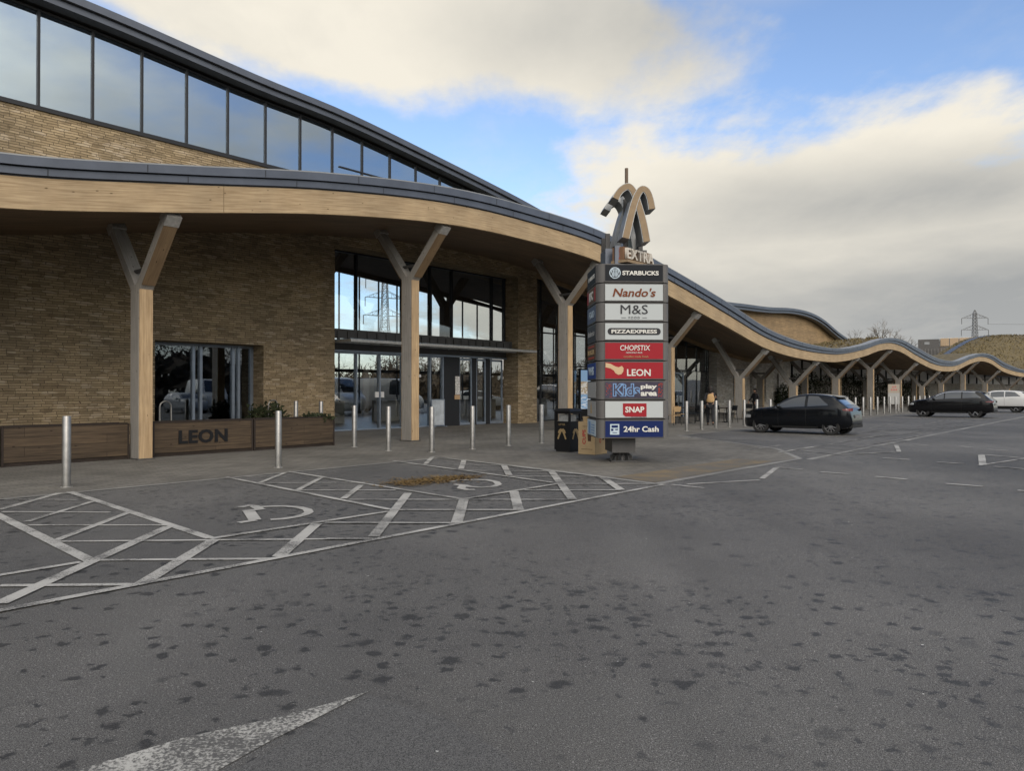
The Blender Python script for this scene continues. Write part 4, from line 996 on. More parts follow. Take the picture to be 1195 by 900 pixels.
for i, key in enumerate(ROWS):
    z0 = Z0 + i * PITCH; z1 = z0 + PITCH - .022; zc = (z0 + z1) / 2
    b = MB(); rbox(b, WD, DP, z0, z1, .20); blk = b.build('sign_block', M['totem_grey'], T, smooth=True)
    b = MB(); b.box(-.655, .655, FY - .008, FY + .02, z0 + .005, z1 - .005); b.box(-WD / 2 - .008, -WD / 2 + .02, -.60, .60, z0 + .005, z1 - .005); b.build('frame', M['dark_steel'], blk)
    b = MB(); b.box(-.635, .635, FY - .014, FY + .02, z0 + .028, z1 - .024); fp = b.build('sign_panel', SC[FC[key]], T)
    b = MB(); b.box(-WD / 2 - .014, -WD / 2 + .02, -.575, .575, z0 + .03, z1 - .026); sp_ = b.build('sign_panel', SC[LC[key]], T)
    if key == 'star':
        txt(fp, 'STARBUCKS', 'cream', .14, zc, .80, .095, bold=.035)
        disc(fp, 'emblem', SC['pale'], -.42, zc, .125); disc(fp, 'emblem', SC['ink'], -.42, zc, .105, .003); b = MB()
        for k in range(5): b.band([(-.075 + .0375 * k, -.085), (-.055 + .0275 * k, -.02), (-.085 + .0425 * k, .03), (-.05 + .025 * k, .085)], .018, (-.42, FY - .0225, zc), (1, 0, 0), (0, 0, 1), .004)
        b.build('emblem', SC['pale'], fp); side_txt(sp_, 'STARBUCKS', 'cream', -.06, zc - .02, .85, .09)
    if key == 'nando': txt(fp, "Nando's", 'nando', 0, zc, .95, .19, bold=.02, shear=.22); side_txt(sp_, 'KFC', 'cream', 0, zc, .55, .2, bold=.03, shear=.15); b = MB(); [b.box(-WD / 2 - .019, -WD / 2 - .0142, y - .07, y + .07, z0 + .06, z1 - .06) for y in (-.48, .48)]; b.build('red_stripe', SC['red'], sp_)
    if key == 'ms': txt(fp, 'M&S', 'ink', 0, zc + .055, .60, .20); txt(fp, 'FOOD', 'ink', 0, zc - .125, .24, .05, spacing=1.5); plate(fp, 'rule', SC['ink'], -.28, -.18, zc - .131, zc - .121); plate(fp, 'rule', SC['ink'], .18, .28, zc - .131, zc - .121); side_txt(sp_, 'FOOD', 'pale', -.08, zc, .7, .16)
    if key == 'pizza':
        b = MB(); P = []
        for k in range(9): a = R(-90 + 180 * k / 8); P.append((.51 + .075 * math.cos(a), .075 * math.sin(a)))
        for k in range(9): a = R(90 + 180 * k / 8); P.append((-.51 + .075 * math.cos(a), .075 * math.sin(a)))
        b.prism(P, (0, FY - .0145, zc), (1, 0, 0), (0, 0, 1), .004); pill = b.build('name_pill', SC['ink'], fp)
        text_part('PIZZAEXPRESS', 'lettering', SC['cream'], fp, (0, FY - .019, zc), (1, 0, 0), (0, 0, 1), 1.0, .085, .006, bold=.03); side_txt(sp_, 'Barburrito', 'grey', 0, zc, .9, .13, shear=.2)
    if key == 'chop': txt(fp, 'CHOPSTIX', 'cream', .02, zc + .07, .66, .115, bold=.01, shear=.1); txt(fp, 'NOODLE BAR', 'cream', .0, zc - .035, .36, .035); txt(fp, 'noodles made fresh', 'gold', .04, zc - .12, .54, .045); side_txt(sp_, 'BURGER', 'gold', 0, zc, .9, .11, bold=.03); b = MB(); [b.box(-WD / 2 - .019, -WD / 2 - .0142, -.4, .4, zz, zz + .04) for zz in (z0 + .055, z1 - .095)]; b.build('red_stripe', SC['brick'], sp_)
    if key == 'leon':
        txt(fp, 'LEON', 'cream', .10, zc - .045, .52, .15, bold=.02)
        b = MB(); b.prism([(-.63, .165), (-.52, .145), (-.42, .09), (-.34, .07), (-.27, .10), (-.235, .05), (-.24, -.02), (-.28, -.08), (-.35, -.095), (-.41, -.06), (-.45, .0), (-.52, .045), (-.63, .07)], (0, FY - .0145, zc), (1, 0, 0), (0, 0, 1), .005)
        b.build('hand_picture', SC['skin'], fp); side_txt(sp_, 'WHS', 'pale', 0, zc, .75, .19, bold=.03)
    if key == 'kids':
        txt(fp, 'Kids', 'sky', -.17, zc, .60, .29, bold=.06, spacing=.95); text_part('Kids', 'lettering', SC['maroon'], fp, (-.17, FY - .0245, zc), (1, 0, 0), (0, 0, 1), .56, .255, .003, bold=.0, spacing=1.05)
        txt(fp, 'play', 'cream', .32, zc + .065, .36, .125, bold=.04); txt(fp, 'area', 'cream', .32, zc - .085, .36, .09, bold=.04)
        b = MB(); q = random.Random(5)
        for k in range(80):
            x = q.choice([q.uniform(-.62, -.5), q.uniform(.53, .62)]); z = zc + q.uniform(-.15, .15); b.box(x - .008, x + .008, FY - .018, FY - .0142, z - .008, z + .008)
        b.build('red_dots', SC['brick'], fp)
    if key == 'snap':
        b = MB(); b.prism([(-.25, -.11), (-.19, -.155), (.27, -.155), (.27, .135), (-.25, .135)], (0, FY - .0145, zc), (1, 0, 0), (0, 0, 1), .004); b.build('name_patch', SC['red'], fp)
        text_part('SNAP', 'lettering', SC['cream'], fp, (.01, FY - .019, zc), (1, 0, 0), (0, 0, 1), .42, .13, .006, bold=.03); txt(fp, 'the snack app store', 'ink', .1, zc - .165, .34, .018)
        b = MB()
        for dz in (0, .07, .14): b.prism([(-.14 + dz * .5, -.1 + dz), (.14 - dz * .5, -.1 + dz), (.0, .02 + dz)], (-WD / 2 - .0145 - dz * .02, .02, zc), (0, -1, 0), (0, 0, 1), .004)
        b.build('tree_picture', SC['gold'], sp_)
    if key == 'cash':
        txt(fp, '24hr Cash', 'cream', .15, zc, .77, .125, bold=.025)
        plate(fp, 'machine_picture', SC['pale'], -.53, -.33, zc - .12, zc + .11); plate(fp, 'machine_picture', SC['navy'], -.50, -.36, zc + .03, zc + .085, .003); plate(fp, 'machine_picture', SC['navy'], -.51, -.46, zc - .04, zc + .01, .003); plate(fp, 'machine_picture', SC['navy'], -.42, -.36, zc - .02, zc + .005, .003); plate(fp, 'machine_picture', SC['navy'], -.48, -.38, zc - .085, zc - .072, .003)
        b = MB(); b.box(-WD / 2 - .019, -WD / 2 - .0142, .12, .4, z0 + .06, z1 - .07); [b.box(-WD / 2 - .019, -WD / 2 - .0142, -.42, .02, z0 + .08 + k * .06, z0 + .1 + k * .06) for k in range(4)]; b.build('side_print', SC['sky'], sp_)
b = MB(); rbox(b, WD - .1, DP - .1, Z0 - .0 + .01, Z0 + 9 * PITCH - .05, .2); b.build('core', M['black'], T)
b = MB(); b.box(-.42, .10, -.45, .45, .22, Z0 + .005); b.build('pedestal', M['dark_steel'], T)
b = MB(); b.lathe([(.15, .03), (.15, .225)], 20, (-.14, -.05, 0)); b.box(-.42, .14, -.33, .23, .006, .03)
b.build('foot', M['dark_steel'], T)
b = MB()
for k in range(10):
    a = k * math.pi / 5 + .2; d = Vector((math.cos(a), math.sin(a), 0)); t = Vector((-d.y, d.x, 0)) * .012; c = Vector((-.14, -.05, 0))
    P = [c + d * .14, c + d * .27, c + d * .25 + Vector((0, 0, .1)), c + d * .14 + Vector((0, 0, .19))]
    b.add([p - t + Vector((0, 0, .03)) for p in P] + [p + t + Vector((0, 0, .03)) for p in P], [(0, 1, 2, 3), (7, 6, 5, 4), (0, 4, 5, 1), (1, 5, 6, 2), (2, 6, 7, 3), (3, 7, 4, 0)])
b.build('stiffeners', M['dark_steel'], T)
ZT = Z0 + 9 * PITCH
# arched emblem: two timber faced pairs of curling bands, one behind the other
PA = [(729.6,277.5),(735,254),(740.5,234),(745.5,223),(750,219.5),(755,222.5),(758.5,231),(760.8,243)]
PB = [(754.8,281),(750.5,258),(745,238),(739.5,223),(733.5,216.5),(726.5,219),(721,225),(718,231)]
def face(p): return [((x - 742) * .0187, (456 - y) * .0187) for x, y in p]
for yy, nm in ((-.72, 'front'), (.30, 'rear')):
    for k, pth in enumerate((PA, PB)):
        q0 = face(pth); q = []; w0 = [.17, .165, .155, .15, .15, .15, .15, .16]; wd = []
        for i in range(36):
            t = i / 35 * 7; q.append((table([(j, p_[0]) for j, p_ in enumerate(q0)], t), table([(j, p_[1]) for j, p_ in enumerate(q0)], t))); wd.append(lin(list(enumerate(w0)), t))
        b = MB(); b.band(q, wd, (.06, yy + .54 + .03 * k, 1.6), (1, 0, 0), (0, 0, 1), .56); ob = b.build('arch_band', M['arch_steel'], T)
        b = MB(); b.band(q, [x - .03 for x in wd], (.06, (yy - .022 if yy < 0 else yy + .552) + .03 * k, 1.6), (1, 0, 0), (0, 0, 1), .012); b.build('timber_face', M['arch_face'], ob)
b = MB()
for x, y in ((-.42, .1), (.36, .2), (-.42, .62), (.36, .62)): b.box(x - .05, x + .05, y - .05, y + .05, ZT - .02, 5.2)
b.box(-.46, .42, -.2, .68, 4.70, 4.78); b.box(-.05, .05, .05, .15, 4.781, 6.0)
b.build('emblem_frame', M['dark_steel'], T)
b = MB(); b.box(-.55, -.38, -.35, .3, ZT - .02, 4.78); b.box(-.40, -.28, -.70, -.58, ZT - .02, 4.78); b.build('emblem_bracket', M['zinc'], T)
b = MB(); b.tube((.02, .1, 5.9), (.02, .1, 6.72), .04, .04, 8); b.build('mast', mat('rusty_pole', (.12, .085, .06), .7), T)
b = MB()
ux, ny = Vector((math.cos(R(46.2)), math.sin(R(46.2)), 0)), Vector((math.sin(R(46.2)), -math.cos(R(46.2)), 0))
e0 = Vector((-.22, -.78, 0))
def ebox(b, l0, l1, d0, d1, z0, z1): b.hexa([e0 + ux * l + ny * d + Vector((0, 0, z)) for z in (z0, z1) for l, d in ((l0, d0), (l1, d0), (l1, d1), (l0, d1))])
ebox(b, 0, 1.22, -.02, -.30, ZT + .07, ZT + .36); nb = b.build('name_box', mat('brown_name_box', (.16, .085, .045), .7), T)
b = MB(); ebox(b, -.02, 1.25, .10, -.32, ZT + .01, ZT + .068); b.build('name_shelf', M['arch_face'], T)
text_part('EXTRA', 'lettering', mat('white_slab_letters', (.50, .46, .40), .6), nb, e0 + ux * .62 + ny * -.01 + Vector((0, 0, ZT + .22)), ux, (0, 0, 1), 1.14, .235, .07, bold=.025, spacing=1.08)
text_part('EXTRA', 'lettering', SC['brick'], nb, e0 + ux * -.004 + ny * -.16 + Vector((0, 0, ZT + .21)), (0, 0, 1), ny * -1, .24, .10, .006, bold=.03)

# ------------------------------------------------------------------ vehicles (x forward from the tail, origin under the middle)
def car_paint(name, c, rough=.22): return mat(name, c, rough, 0, .2, coat=.45)
CARGLASS = mat('car_glass', (.028, .034, .042), .05, 0, .8, coat=.7)
M['tail_red'] = mat('tail_lamp_red', (.11, .008, .008), .2, coat=.4); M['head'] = mat('head_lamp', (.5, .5, .5), .12, .3, coat=.6)
M['rim'] = mat('alloy_rim', (.34, .34, .35), .32, .8); M['plate'] = mat('number_plate', (.16, .16, .16), .5); M['chrome'] = mat('chrome_strip', (.6, .6, .6), .15, 1.0)
HATCH = dict(L=4.06, r=.312, ax=(.69, 3.26), track=.735,
 top=[(0, .52), (.03, .74), (.08, .93), (.16, 1.02), (.24, 1.09), (.5, 1.30), (.62, 1.39), (.9, 1.45), (1.35, 1.485), (1.75, 1.465), (2.1, 1.385), (2.4, 1.25), (2.72, 1.06), (2.86, 1.005), (3.3, .95), (3.7, .85), (3.93, .71), (4.02, .58), (4.06, .50)],
 bot=[(0, .40), (.1, .29), (.4, .22), (3.6, .2), (3.95, .22), (4.06, .32)], belt=[(0, .93), (.6, 1.02), (1.5, .965), (2.9, .91), (4.06, .8)],
 half=[(0, .60), (.06, .70), (.2, .79), (.6, .835), (1.5, .845), (2.8, .845), (3.4, .82), (3.7, .75), (3.9, .62), (4.02, .45), (4.06, .36)],
 tumble=.36, win=[(.78, 1.50), (1.60, 2.68)], rear=(.24, .58), front=(2.13, 2.78), tail=(.10, .97, .17, .07), head=(3.86, .70), spokes=10, mirror=2.52)
SUV = dict(L=4.58, r=.37, ax=(.92, 3.66), track=.80,
 top=[(0, .60), (.03, .85), (.08, 1.02), (.16, 1.10), (.24, 1.18), (.52, 1.44), (.64, 1.53), (1.0, 1.585), (1.6, 1.62), (2.2, 1.605), (2.6, 1.52), (3.0, 1.335), (3.36, 1.15), (3.5, 1.105), (4.0, 1.03), (4.3, .93), (4.5, .76), (4.56, .62), (4.58, .52)],
 bot=[(0, .45), (.1, .34), (.5, .27), (4.1, .25), (4.45, .28), (4.58, .36)], belt=[(0, 1.03), (.7, 1.13), (1.6, 1.08), (3.3, 1.02), (4.58, .9)],
 half=[(0, .68), (.06, .79), (.2, .88), (.6, .93), (1.5, .945), (3.2, .945), (3.8, .92), (4.2, .83), (4.42, .68), (4.54, .5), (4.58, .4)],
 tumble=.34, win=[(.62, 1.55), (1.62, 2.45), (2.52, 3.3)], rear=(.24, .56), front=(2.62, 3.38), tail=(.12, 1.0, .26, .06), head=(4.36, .86), spokes=5, mirror=3.05)
VAN = dict(L=5.5, r=.34, ax=(1.0, 4.45), track=.86,
 top=[(0, .6), (.02, 1.6), (.06, 2.3), (.2, 2.42), (1.5, 2.48), (3.6, 2.46), (4.0, 2.36), (4.45, 1.85), (4.75, 1.45), (4.9, 1.35), (5.2, 1.18), (5.4, .95), (5.48, .7), (5.5, .55)],
 bot=[(0, .4), (.2, .32), (5.2, .28), (5.5, .36)], belt=[(0, 1.2), (3.4, 1.2), (5.5, 1.0)],
 half=[(0, .92), (.1, .98), (4.6, .98), (5.1, .9), (5.4, .7), (5.5, .5)],
 tumble=.10, win=[(3.35, 4.55)], rear=None, front=(4.02, 4.72), tail=(.05, 1.1, .1, .2), head=(5.3, .85), spokes=5, mirror=4.2)
def make_car(spec, name, label, loc, rz, paint, cat='car', group=None, detail=True):
    r = thing(name, label, cat, loc, rz, group); L = spec['L']; off = L / 2
    top = lambda x: table(spec['top'], x); bot = lambda x: table(spec['bot'], x); belt = lambda x: table(spec['belt'], x); half = lambda x: table(spec['half'], x)
    tm = spec['tumble']
    def be(x): return min(belt(x), top(x) - .05)
    def yside(x, z):
        h, bz = half(x), be(x)
        if z <= bz:
            t = (bz - z) / max(.05, bz - bot(x)); return h * (1.0 + .022 * math.sin(math.pi * min(t * 1.25, 1)) - .10 * max(0, t - .72) / .28)
        return h - .012 - tm * (z - bz) - .10 * max(0, (z - bz)) ** 2
    def ytop(x, y):
        ye = yside(x, top(x) - .03); t = min(1, abs(y) / max(ye, .05)); return top(x) - .035 * t ** 3 - .0
    xs = sorted(set([round(L * i / 64, 4) for i in range(65)] + [.015, .03, .06, .1, .15, L - .015, L - .03, L - .06, L - .1]))
    rows = []
    for x in xs:
        zbm, bz, tp = bot(x), be(x), top(x); pts = [(0, zbm), (yside(x, zbm) * .8, zbm), (yside(x, zbm) * .96, zbm + .02)]
        for k in range(1, 8): z = lerp(zbm + .02, bz, k / 7); pts.append((yside(x, z), z))
        hi = tp - .045
        for k in range(1, 5): z = lerp(bz + .004, max(hi, bz + .005), k / 4); pts.append((yside(x, z), z))
        ye = pts[-1][0]
        for f, dz in ((.965, .022), (.9, .033), (.7, .04), (.35, .044), (0, .045)): pts.append((ye * f, max(hi, bz + .005) + dz))
        rows.append([(x - off, y, z) for y, z in pts] + [(x - off, -y, z) for y, z in reversed(pts[1:-1])])
    n = len(rows[0]); b = MB(); P = [p for q in rows for p in q]; fs = []
    for i in range(len(rows) - 1):
        for k in range(n): fs.append((i * n + k, i * n + (k + 1) % n, (i + 1) * n + (k + 1) % n, (i + 1) * n + k))
    fs += [tuple(range(n)), tuple(range((len(rows) - 1) * n, len(rows) * n))]
    b.add(P, fs); body = b.build('body', paint, r, smooth=True)
    cut = MB()
    for ax in spec['ax']:
        for sg in (1, -1): cut.lathe([(0, -.2), (spec['r'] + .055, -.2), (spec['r'] + .055, .5), (0, .5)], 32, (ax - off, sg * (spec['track'] - .02) - (0 if sg > 0 else .3), spec['r'] + .01), 'y')
    # arches cut out of the body
    co_ = cut.build('cutter', M['black']); md = body.modifiers.new('b', 'BOOLEAN'); md.operation = 'DIFFERENCE'; md.object = co_; md.solver = 'EXACT'
    bpy.context.view_layer.update()
    me = bpy.data.meshes.new_from_object(body.evaluated_get(bpy.context.evaluated_depsgraph_get()))
    body.modifiers.clear(); body.data = me; me.materials.clear(); me.materials.append(paint); me.name = 'body'
    for p in me.polygons: p.use_smooth = True; p.material_index = 0
    try: me.set_sharp_from_angle(angle=R(32))
    except Exception: pass
    bpy.data.objects.remove(co_)
    # glass
    for w0, w1 in spec['win']:
        for sg in (1, -1):
            b = MB(); g2 = []
            N = 18
            for i in range(N + 1):
                x = lerp(w0, w1, i / N); lo = belt(x) + .025; hi = top(x) - .085
                if x < 1.2 and spec is not VAN and w0 < 1.0: hi = min(hi, lerp(lo + .06, top(x) - .085, min(1, (x - w0) / .35)))
                if hi < lo + .01: hi = lo + .01
                g2.append([(x - off, sg * (yside(x, lerp(lo, hi, k / 5)) + .006), lerp(lo, hi, k / 5)) for k in range(6)])
            b.grid(g2, flip=sg > 0); b.build('side_window', CARGLASS, r, smooth=True, fix=False)
    for key, nm in (('front', 'windscreen'), ('rear', 'rear_window')):
        if not spec[key]: continue
        x0, x1 = spec[key]; b = MB(); g2 = []
        for i in range(13):
            x = lerp(x0, x1, i / 12); ye = yside(x, top(x) - .03) - .075
            g2.append([(x - off, ye * (k / 6 - 1), ytop(x, ye * (k / 6 - 1)) + .008) for k in range(13)])
        b.grid(g2); b.build(nm, CARGLASS, r, smooth=True, fix=False)
    # lamps
    tx, tz, tl, th = spec['tail']
    for sg in (1, -1):
        b = MB(); g2 = []
        for i in range(9):
            x = lerp(.015, tx + tl, i / 8); hh = th * (1 - .6 * i / 8)
            g2.append([(x - off, sg * (yside(x, z) + .009), z) for z in [tz - .05 + hh * (k / 4 * 1.6 - .8) for k in range(5)]])
        b.grid(g2, flip=sg > 0); b.build('tail_lamp', M['tail_red'], r, smooth=True, fix=False)
        hx, hz = spec['head']; b = MB(); g2 = []
        for i in range(9):
            x = lerp(hx - .22, hx + .12, i / 8); hh = .05 + .02 * i / 8
            g2.append([(x - off, sg * (yside(x, min(z, be(x) - .02)) + .008), min(z, be(x) - .02)) for z in [hz - .07 + hh * (k / 4 * 2 - 1) for k in range(5)]])
        b.grid(g2, flip=sg > 0); b.build('headlight', M['head'], r, smooth=True, fix=False)
        x = spec['mirror'] - off; b = MB(); y = sg * (half(spec['mirror']) + .10)
        b.ellipsoid((x, y, belt(spec['mirror']) + .09), (.07, .11, .075), 12, 8); b.tube((x, y * .9, belt(spec['mirror']) + .06), (x + .02, y * .82, belt(spec['mirror'])), .02, .03, 6)
        b.build('door_mirror', paint, r, smooth=True)
        if detail:
            for hx_ in ((1.0, 1.82) if spec is HATCH else (1.12, 2.05) if spec is not VAN else (3.45,)):
                b = MB(); y = sg * (yside(hx_, belt(hx_) - .1) + .012); b.box(hx_ - off - .09, hx_ - off + .09, min(y, y - sg * .03), max(y, y - sg * .03), belt(hx_) - .115, belt(hx_) - .09); b.build('door_handle', paint, r)
            b = MB(); g2 = []
            xa, xb = spec['ax'][0] + .45, spec['ax'][1] - .45
            for i in range(13): x = lerp(xa, xb, i / 12); g2.append([(x - off, sg * (yside(x, z) + .006), z) for z in (bot(x) + .03, bot(x) + .10)])
            b.grid(g2, flip=sg > 0); b.build('sill_trim', M['rubber'], r, fix=False)
            xd = spec['win'][0][1] + .045; b = MB()
            for xq in ((xd, spec['win'][-1][1] - .12) if spec is not VAN else (3.3,)):
                g2 = [[(xq + e - off, sg * (yside(xq, z) + .003), z) for z in [lerp(bot(xq) + .08, belt(xq) - .01, k / 8) for k in range(9)]] for e in (-.005, .005)]
                b.grid(g2, flip=sg > 0)
            b.build('door_gap', M['rubber'], r, fix=False)
            if spec is SUV:
                b = MB(); g2 = []
                for i in range(31): x = lerp(.9, 2.95, i / 30); z = top(x) - .075; g2.append([(x - off, sg * (yside(x, z + e) + .007), z + e) for e in (-.012, .012)])
                b.grid(g2, flip=sg > 0); b.build('window_trim', M['chrome'], r, fix=False)
    # plates, bumper valance, roof spoiler, aerial
    b = MB(); b.box(-off - .018, -off + .05, -.26, .26, .62 if spec is HATCH else .72, .73 if spec is HATCH else .83); b.build('number_plate', M['plate'], r)
    b = MB(); b.box(-off - .008, -off + .25, -half(.1) * .8, half(.1) * .8, bot(.1) - .02, bot(.1) + .10); b.build('rear_valance', M['rubber'], r)
    if spec['rear']:
        x = spec['rear'][1] + .02; b = MB(); b.hexa([(x - .14 - off, -.52, top(x) - .035), (x + .1 - off, -.54, top(x + .1) - .012), (x + .1 - off, .54, top(x + .1) - .012), (x - .14 - off, .52, top(x) - .035), (x - .14 - off, -.52, top(x) - .012), (x + .1 - off, -.54, top(x + .1) + .008), (x + .1 - off, .54, top(x + .1) + .008), (x - .14 - off, .52, top(x) - .012)]); b.build('spoiler', paint, r)
    # wheels
    for ax in spec['ax']:
        for sg in (1, -1):
            wr = spec['r']; w_ = empty_part('wheel', r); c = (ax - off, sg * (spec['track'] - .02), wr)
            b = MB(); b.lathe([(wr * .68, -.10), (wr * .93, -.105), (wr, -.07), (wr, .07), (wr * .93, .105), (wr * .68, .10), (wr * .66, 0), (wr * .68, -.10)], 32, c, 'y'); b.build('tyre', M['rubber'], w_, smooth=True)
            b = MB(); b.lathe([(wr * .70, -.085), (wr * .70, .085), (wr * .66, .092), (wr * .63, .06), (wr * .63, -.06), (wr * .66, -.092), (wr * .70, -.085)], 32, c, 'y')
            ns = spec['spokes']; yo = c[1] + sg * .07
            for k in range(ns):
                a = 2 * math.pi * k / ns + .2
                for da in ((-.12, .12) if ns == 5 else (0,)):
                    p0 = Vector((c[0] + .045 * math.cos(a), yo, c[2] + .045 * math.sin(a))); p1 = Vector((c[0] + wr * .655 * math.cos(a + da), yo - sg * .012, c[2] + wr * .655 * math.sin(a + da)))
                    b.beam(p0, p1, .025, .03, (0, 1, 0))
            b.lathe([(0, -.02), (.05, -.02), (.05, .02), (0, .02)], 16, (c[0], yo, c[2]), 'y'); b.build('rim', M['rim'], w_)
            b = MB(); b.lathe([(0, -.01), (wr * .62, -.01), (wr * .62, .01), (0, .01)], 24, (c[0], c[1] - sg * .02, c[2]), 'y'); b.build('brake_disc', M['black'], w_)
    return r
white_clad, g, bs = newmat('white_paint_black_cladding'); tc = g.n('ShaderNodeTexCoord'); sx = g.n('ShaderNodeSeparateXYZ'); g.link(tc.outputs['Object'], sx.inputs[0])
g.link(g.mix(g.ramp(sx.outputs[2], .47, .48), (.015, .015, .016), (.52, .52, .51)), bs.inputs['Base Color']); bs.inputs['Roughness'].default_value = .3
FWD = R(49.2 + 90)      # nose pointing into the building
def rear_at(px, py, spec):
    p = G(px, py); d = Vector((math.cos(FWD), math.sin(FWD), 0)); nrm = Vector((-d.y, d.x, 0))      # left side
    return p + d * (spec['L'] / 2 - spec['ax'][0]) - nrm * (spec['track'] + .06)
black_paint = car_paint('deep_blue_black_paint', (.003, .004, .006)); suv_paint = car_paint('dark_charcoal_paint', (.004, .004, .005)); white_car = car_paint('white_car_paint', (.50, .50, .49), .3)
make_car(HATCH, 'parked_car', 'black five door hatchback parked nose in beside the bollards', rear_at(969, 508.2, HATCH), FWD, black_paint, group='cars parked along the front')
make_car(SUV, 'parked_car', 'dark charcoal SUV with chrome window line parked beyond the hatchback', rear_at(1137.6, 487.9, SUV), FWD, suv_paint, group='cars parked along the front')
make_car(SUV, 'parked_car', 'white SUV cut off by the frame, behind the dark SUV', rear_at(1185, 481.8, SUV), FWD, white_clad, group='cars parked along the front')
make_car(HATCH, 'parked_car', 'distant pale car behind the far bollards left of the dark SUV', F(84, 2.8), R(200), white_car, group='cars parked along the front', detail=False)

# ------------------------------------------------------------------ people
def skin_mesh(name, V, E_, rad, m, parent, sub=2, root=0):
    me = bpy.data.meshes.new(name); me.from_pydata(V, E_, []); o = bpy.data.objects.new(name, me); COL.objects.link(o)
    md = o.modifiers.new('s', 'SKIN'); md.use_smooth_shade = True
    for i, rr in enumerate(rad):
        sv = me.skin_vertices[0].data[i]; sv.radius = rr if isinstance(rr, tuple) else (rr, rr); sv.use_root = (i == root)
    s = o.modifiers.new('d', 'SUBSURF'); s.levels = sub; s.render_levels = sub
    bpy.context.view_layer.update()
    m2 = bpy.data.meshes.new_from_object(o.evaluated_get(bpy.context.evaluated_depsgraph_get())); bpy.data.objects.remove(o)
    m2.name = name; m2.materials.clear(); m2.materials.append(m)
    for p in m2.polygons: p.use_smooth = True; p.material_index = 0
    return link(name, m2, parent)
SKIN = mat('skin', (.36, .21, .14), .6)
def person(label, loc, rz, jacket, trousers, hair, hood=False, stride=.22, arm=.25, h=1.72, sit=False):
    r = thing('person', label, 'person', loc, rz); k = h / 1.72
    def S(v): return [(x * k, y * k, z * k) for x, y, z in v]
    st = stride
    # x forward, y left ; whole body as one surface
    hip, kneeF, ankF, kneeB, ankB = .92, (.16 + st * .3, .50), (st, .08), (-st * .25, .50), (-st * 1.15, .13)
    body = [(0, 0, hip), (0, 0, 1.12), (.01, 0, 1.36), (.02, 0, 1.46), (.045, 0, 1.56), (.05, 0, 1.63), (.045, 0, 1.69),
            (0, .10, .86), (kneeF[0], .11, kneeF[1]), (ankF[0], .11, ankF[1]), (ankF[0] + .15, .12, .04), (0, -.10, .86), (kneeB[0], -.11, kneeB[1]), (ankB[0], -.11, ankB[1]), (ankB[0] + .14, -.12, .05),
            (0, .19, 1.39), (-.03 - arm * .2, .25, 1.13), (.10 + arm * .3, .24, .93), (0, -.19, 1.39), (.05 + arm * .3, -.25, 1.13), (.24 + arm * .3, -.22, .97)]
    ed = [(0, 1), (1, 2), (2, 3), (3, 4), (4, 5), (5, 6), (0, 7), (7, 8), (8, 9), (9, 10), (0, 11), (11, 12), (12, 13), (13, 14), (2, 15), (15, 16), (16, 17), (2, 18), (18, 19), (19, 20)]
    rad = [(.12, .15), (.11, .14), (.11, .16), .055, .075, .092, .07, .085, .062, .042, .035, .085, .062, .042, .035, .055, .042, .032, .055, .042, .032]
    skin_mesh('body', S(body), ed, [tuple(q * k for q in x) if isinstance(x, tuple) else x * k for x in rad], SKIN, r)
    # hands with fingers
    for w0, sg in ((17, 1), (20, -1)):
        p = Vector(S([body[w0]])[0]); V = [p, p + Vector((.03, 0, -.06)), p + Vector((.04, 0, -.10))]; e = [(0, 1), (1, 2)]; rr = [.028, .036, .03]
        for f in range(4):
            y = (f - 1.5) * .021; V += [p + Vector((.045, y, -.11)), p + Vector((.055, y, -.15)), p + Vector((.045, y, -.18 + .008 * abs(f - 1.5)))]; m_ = len(V); e += [(2, m_ - 3), (m_ - 3, m_ - 2), (m_ - 2, m_ - 1)]; rr += [.0095, .009, .007]
        V += [p + Vector((.065, -sg * .025, -.06)), p + Vector((.085, -sg * .03, -.10))]; m_ = len(V); e += [(1, m_ - 2), (m_ - 2, m_ - 1)]; rr += [.012, .009]
        skin_mesh('hand', [tuple(v) for v in V], e, rr, SKIN, r, 1)
    b = MB(); b.ellipsoid((.135 * k, 0, 1.605 * k), (.022, .016, .026), 8, 6); b.build('nose', SKIN, r, smooth=True)
    b = MB(); [b.ellipsoid((.122 * k, y, 1.64 * k), (.012, .015, .008), 8, 6) for y in (.033, -.033)]; b.build('eyes', M['black'], r, smooth=True)
    # clothes
    jv = [body[i] for i in (0, 1, 2, 3, 15, 16, 17, 18, 19, 20)]; jv[0] = (0, 0, .90); jv[3] = (.01, 0, 1.45)
    je = [(0, 1), (1, 2), (2, 3), (2, 4), (4, 5), (5, 6), (2, 7), (7, 8), (8, 9)]
    jr = [(.155, .19), (.145, .18), (.145, .19), .085, .085, .068, .05, .085, .068, .05]
    skin_mesh('jacket', S(jv), je, [tuple(q * k for q in x) if isinstance(x, tuple) else x * k for x in jr], jacket, r)
    tv = [(0, 0, .96)] + [body[i] for i in (7, 8, 9, 11, 12, 13)]; te = [(0, 1), (1, 2), (2, 3), (0, 4), (4, 5), (5, 6)]
    skin_mesh('trousers', S(tv), te, [(.13 * k, .16 * k), .105 * k, .078 * k, .06 * k, .105 * k, .078 * k, .06 * k], trousers, r)
    for i, j in ((9, 10), (13, 14)):
        a, c = Vector(S([body[i]])[0]), Vector(S([body[j]])[0]); skin_mesh('shoe', [tuple(a + Vector((-.05, 0, -.035))), tuple((a + c) / 2 + Vector((0, 0, -.02))), tuple(c)], [(0, 1), (1, 2)], [.042, .045, .035], M['black'], r, 1)
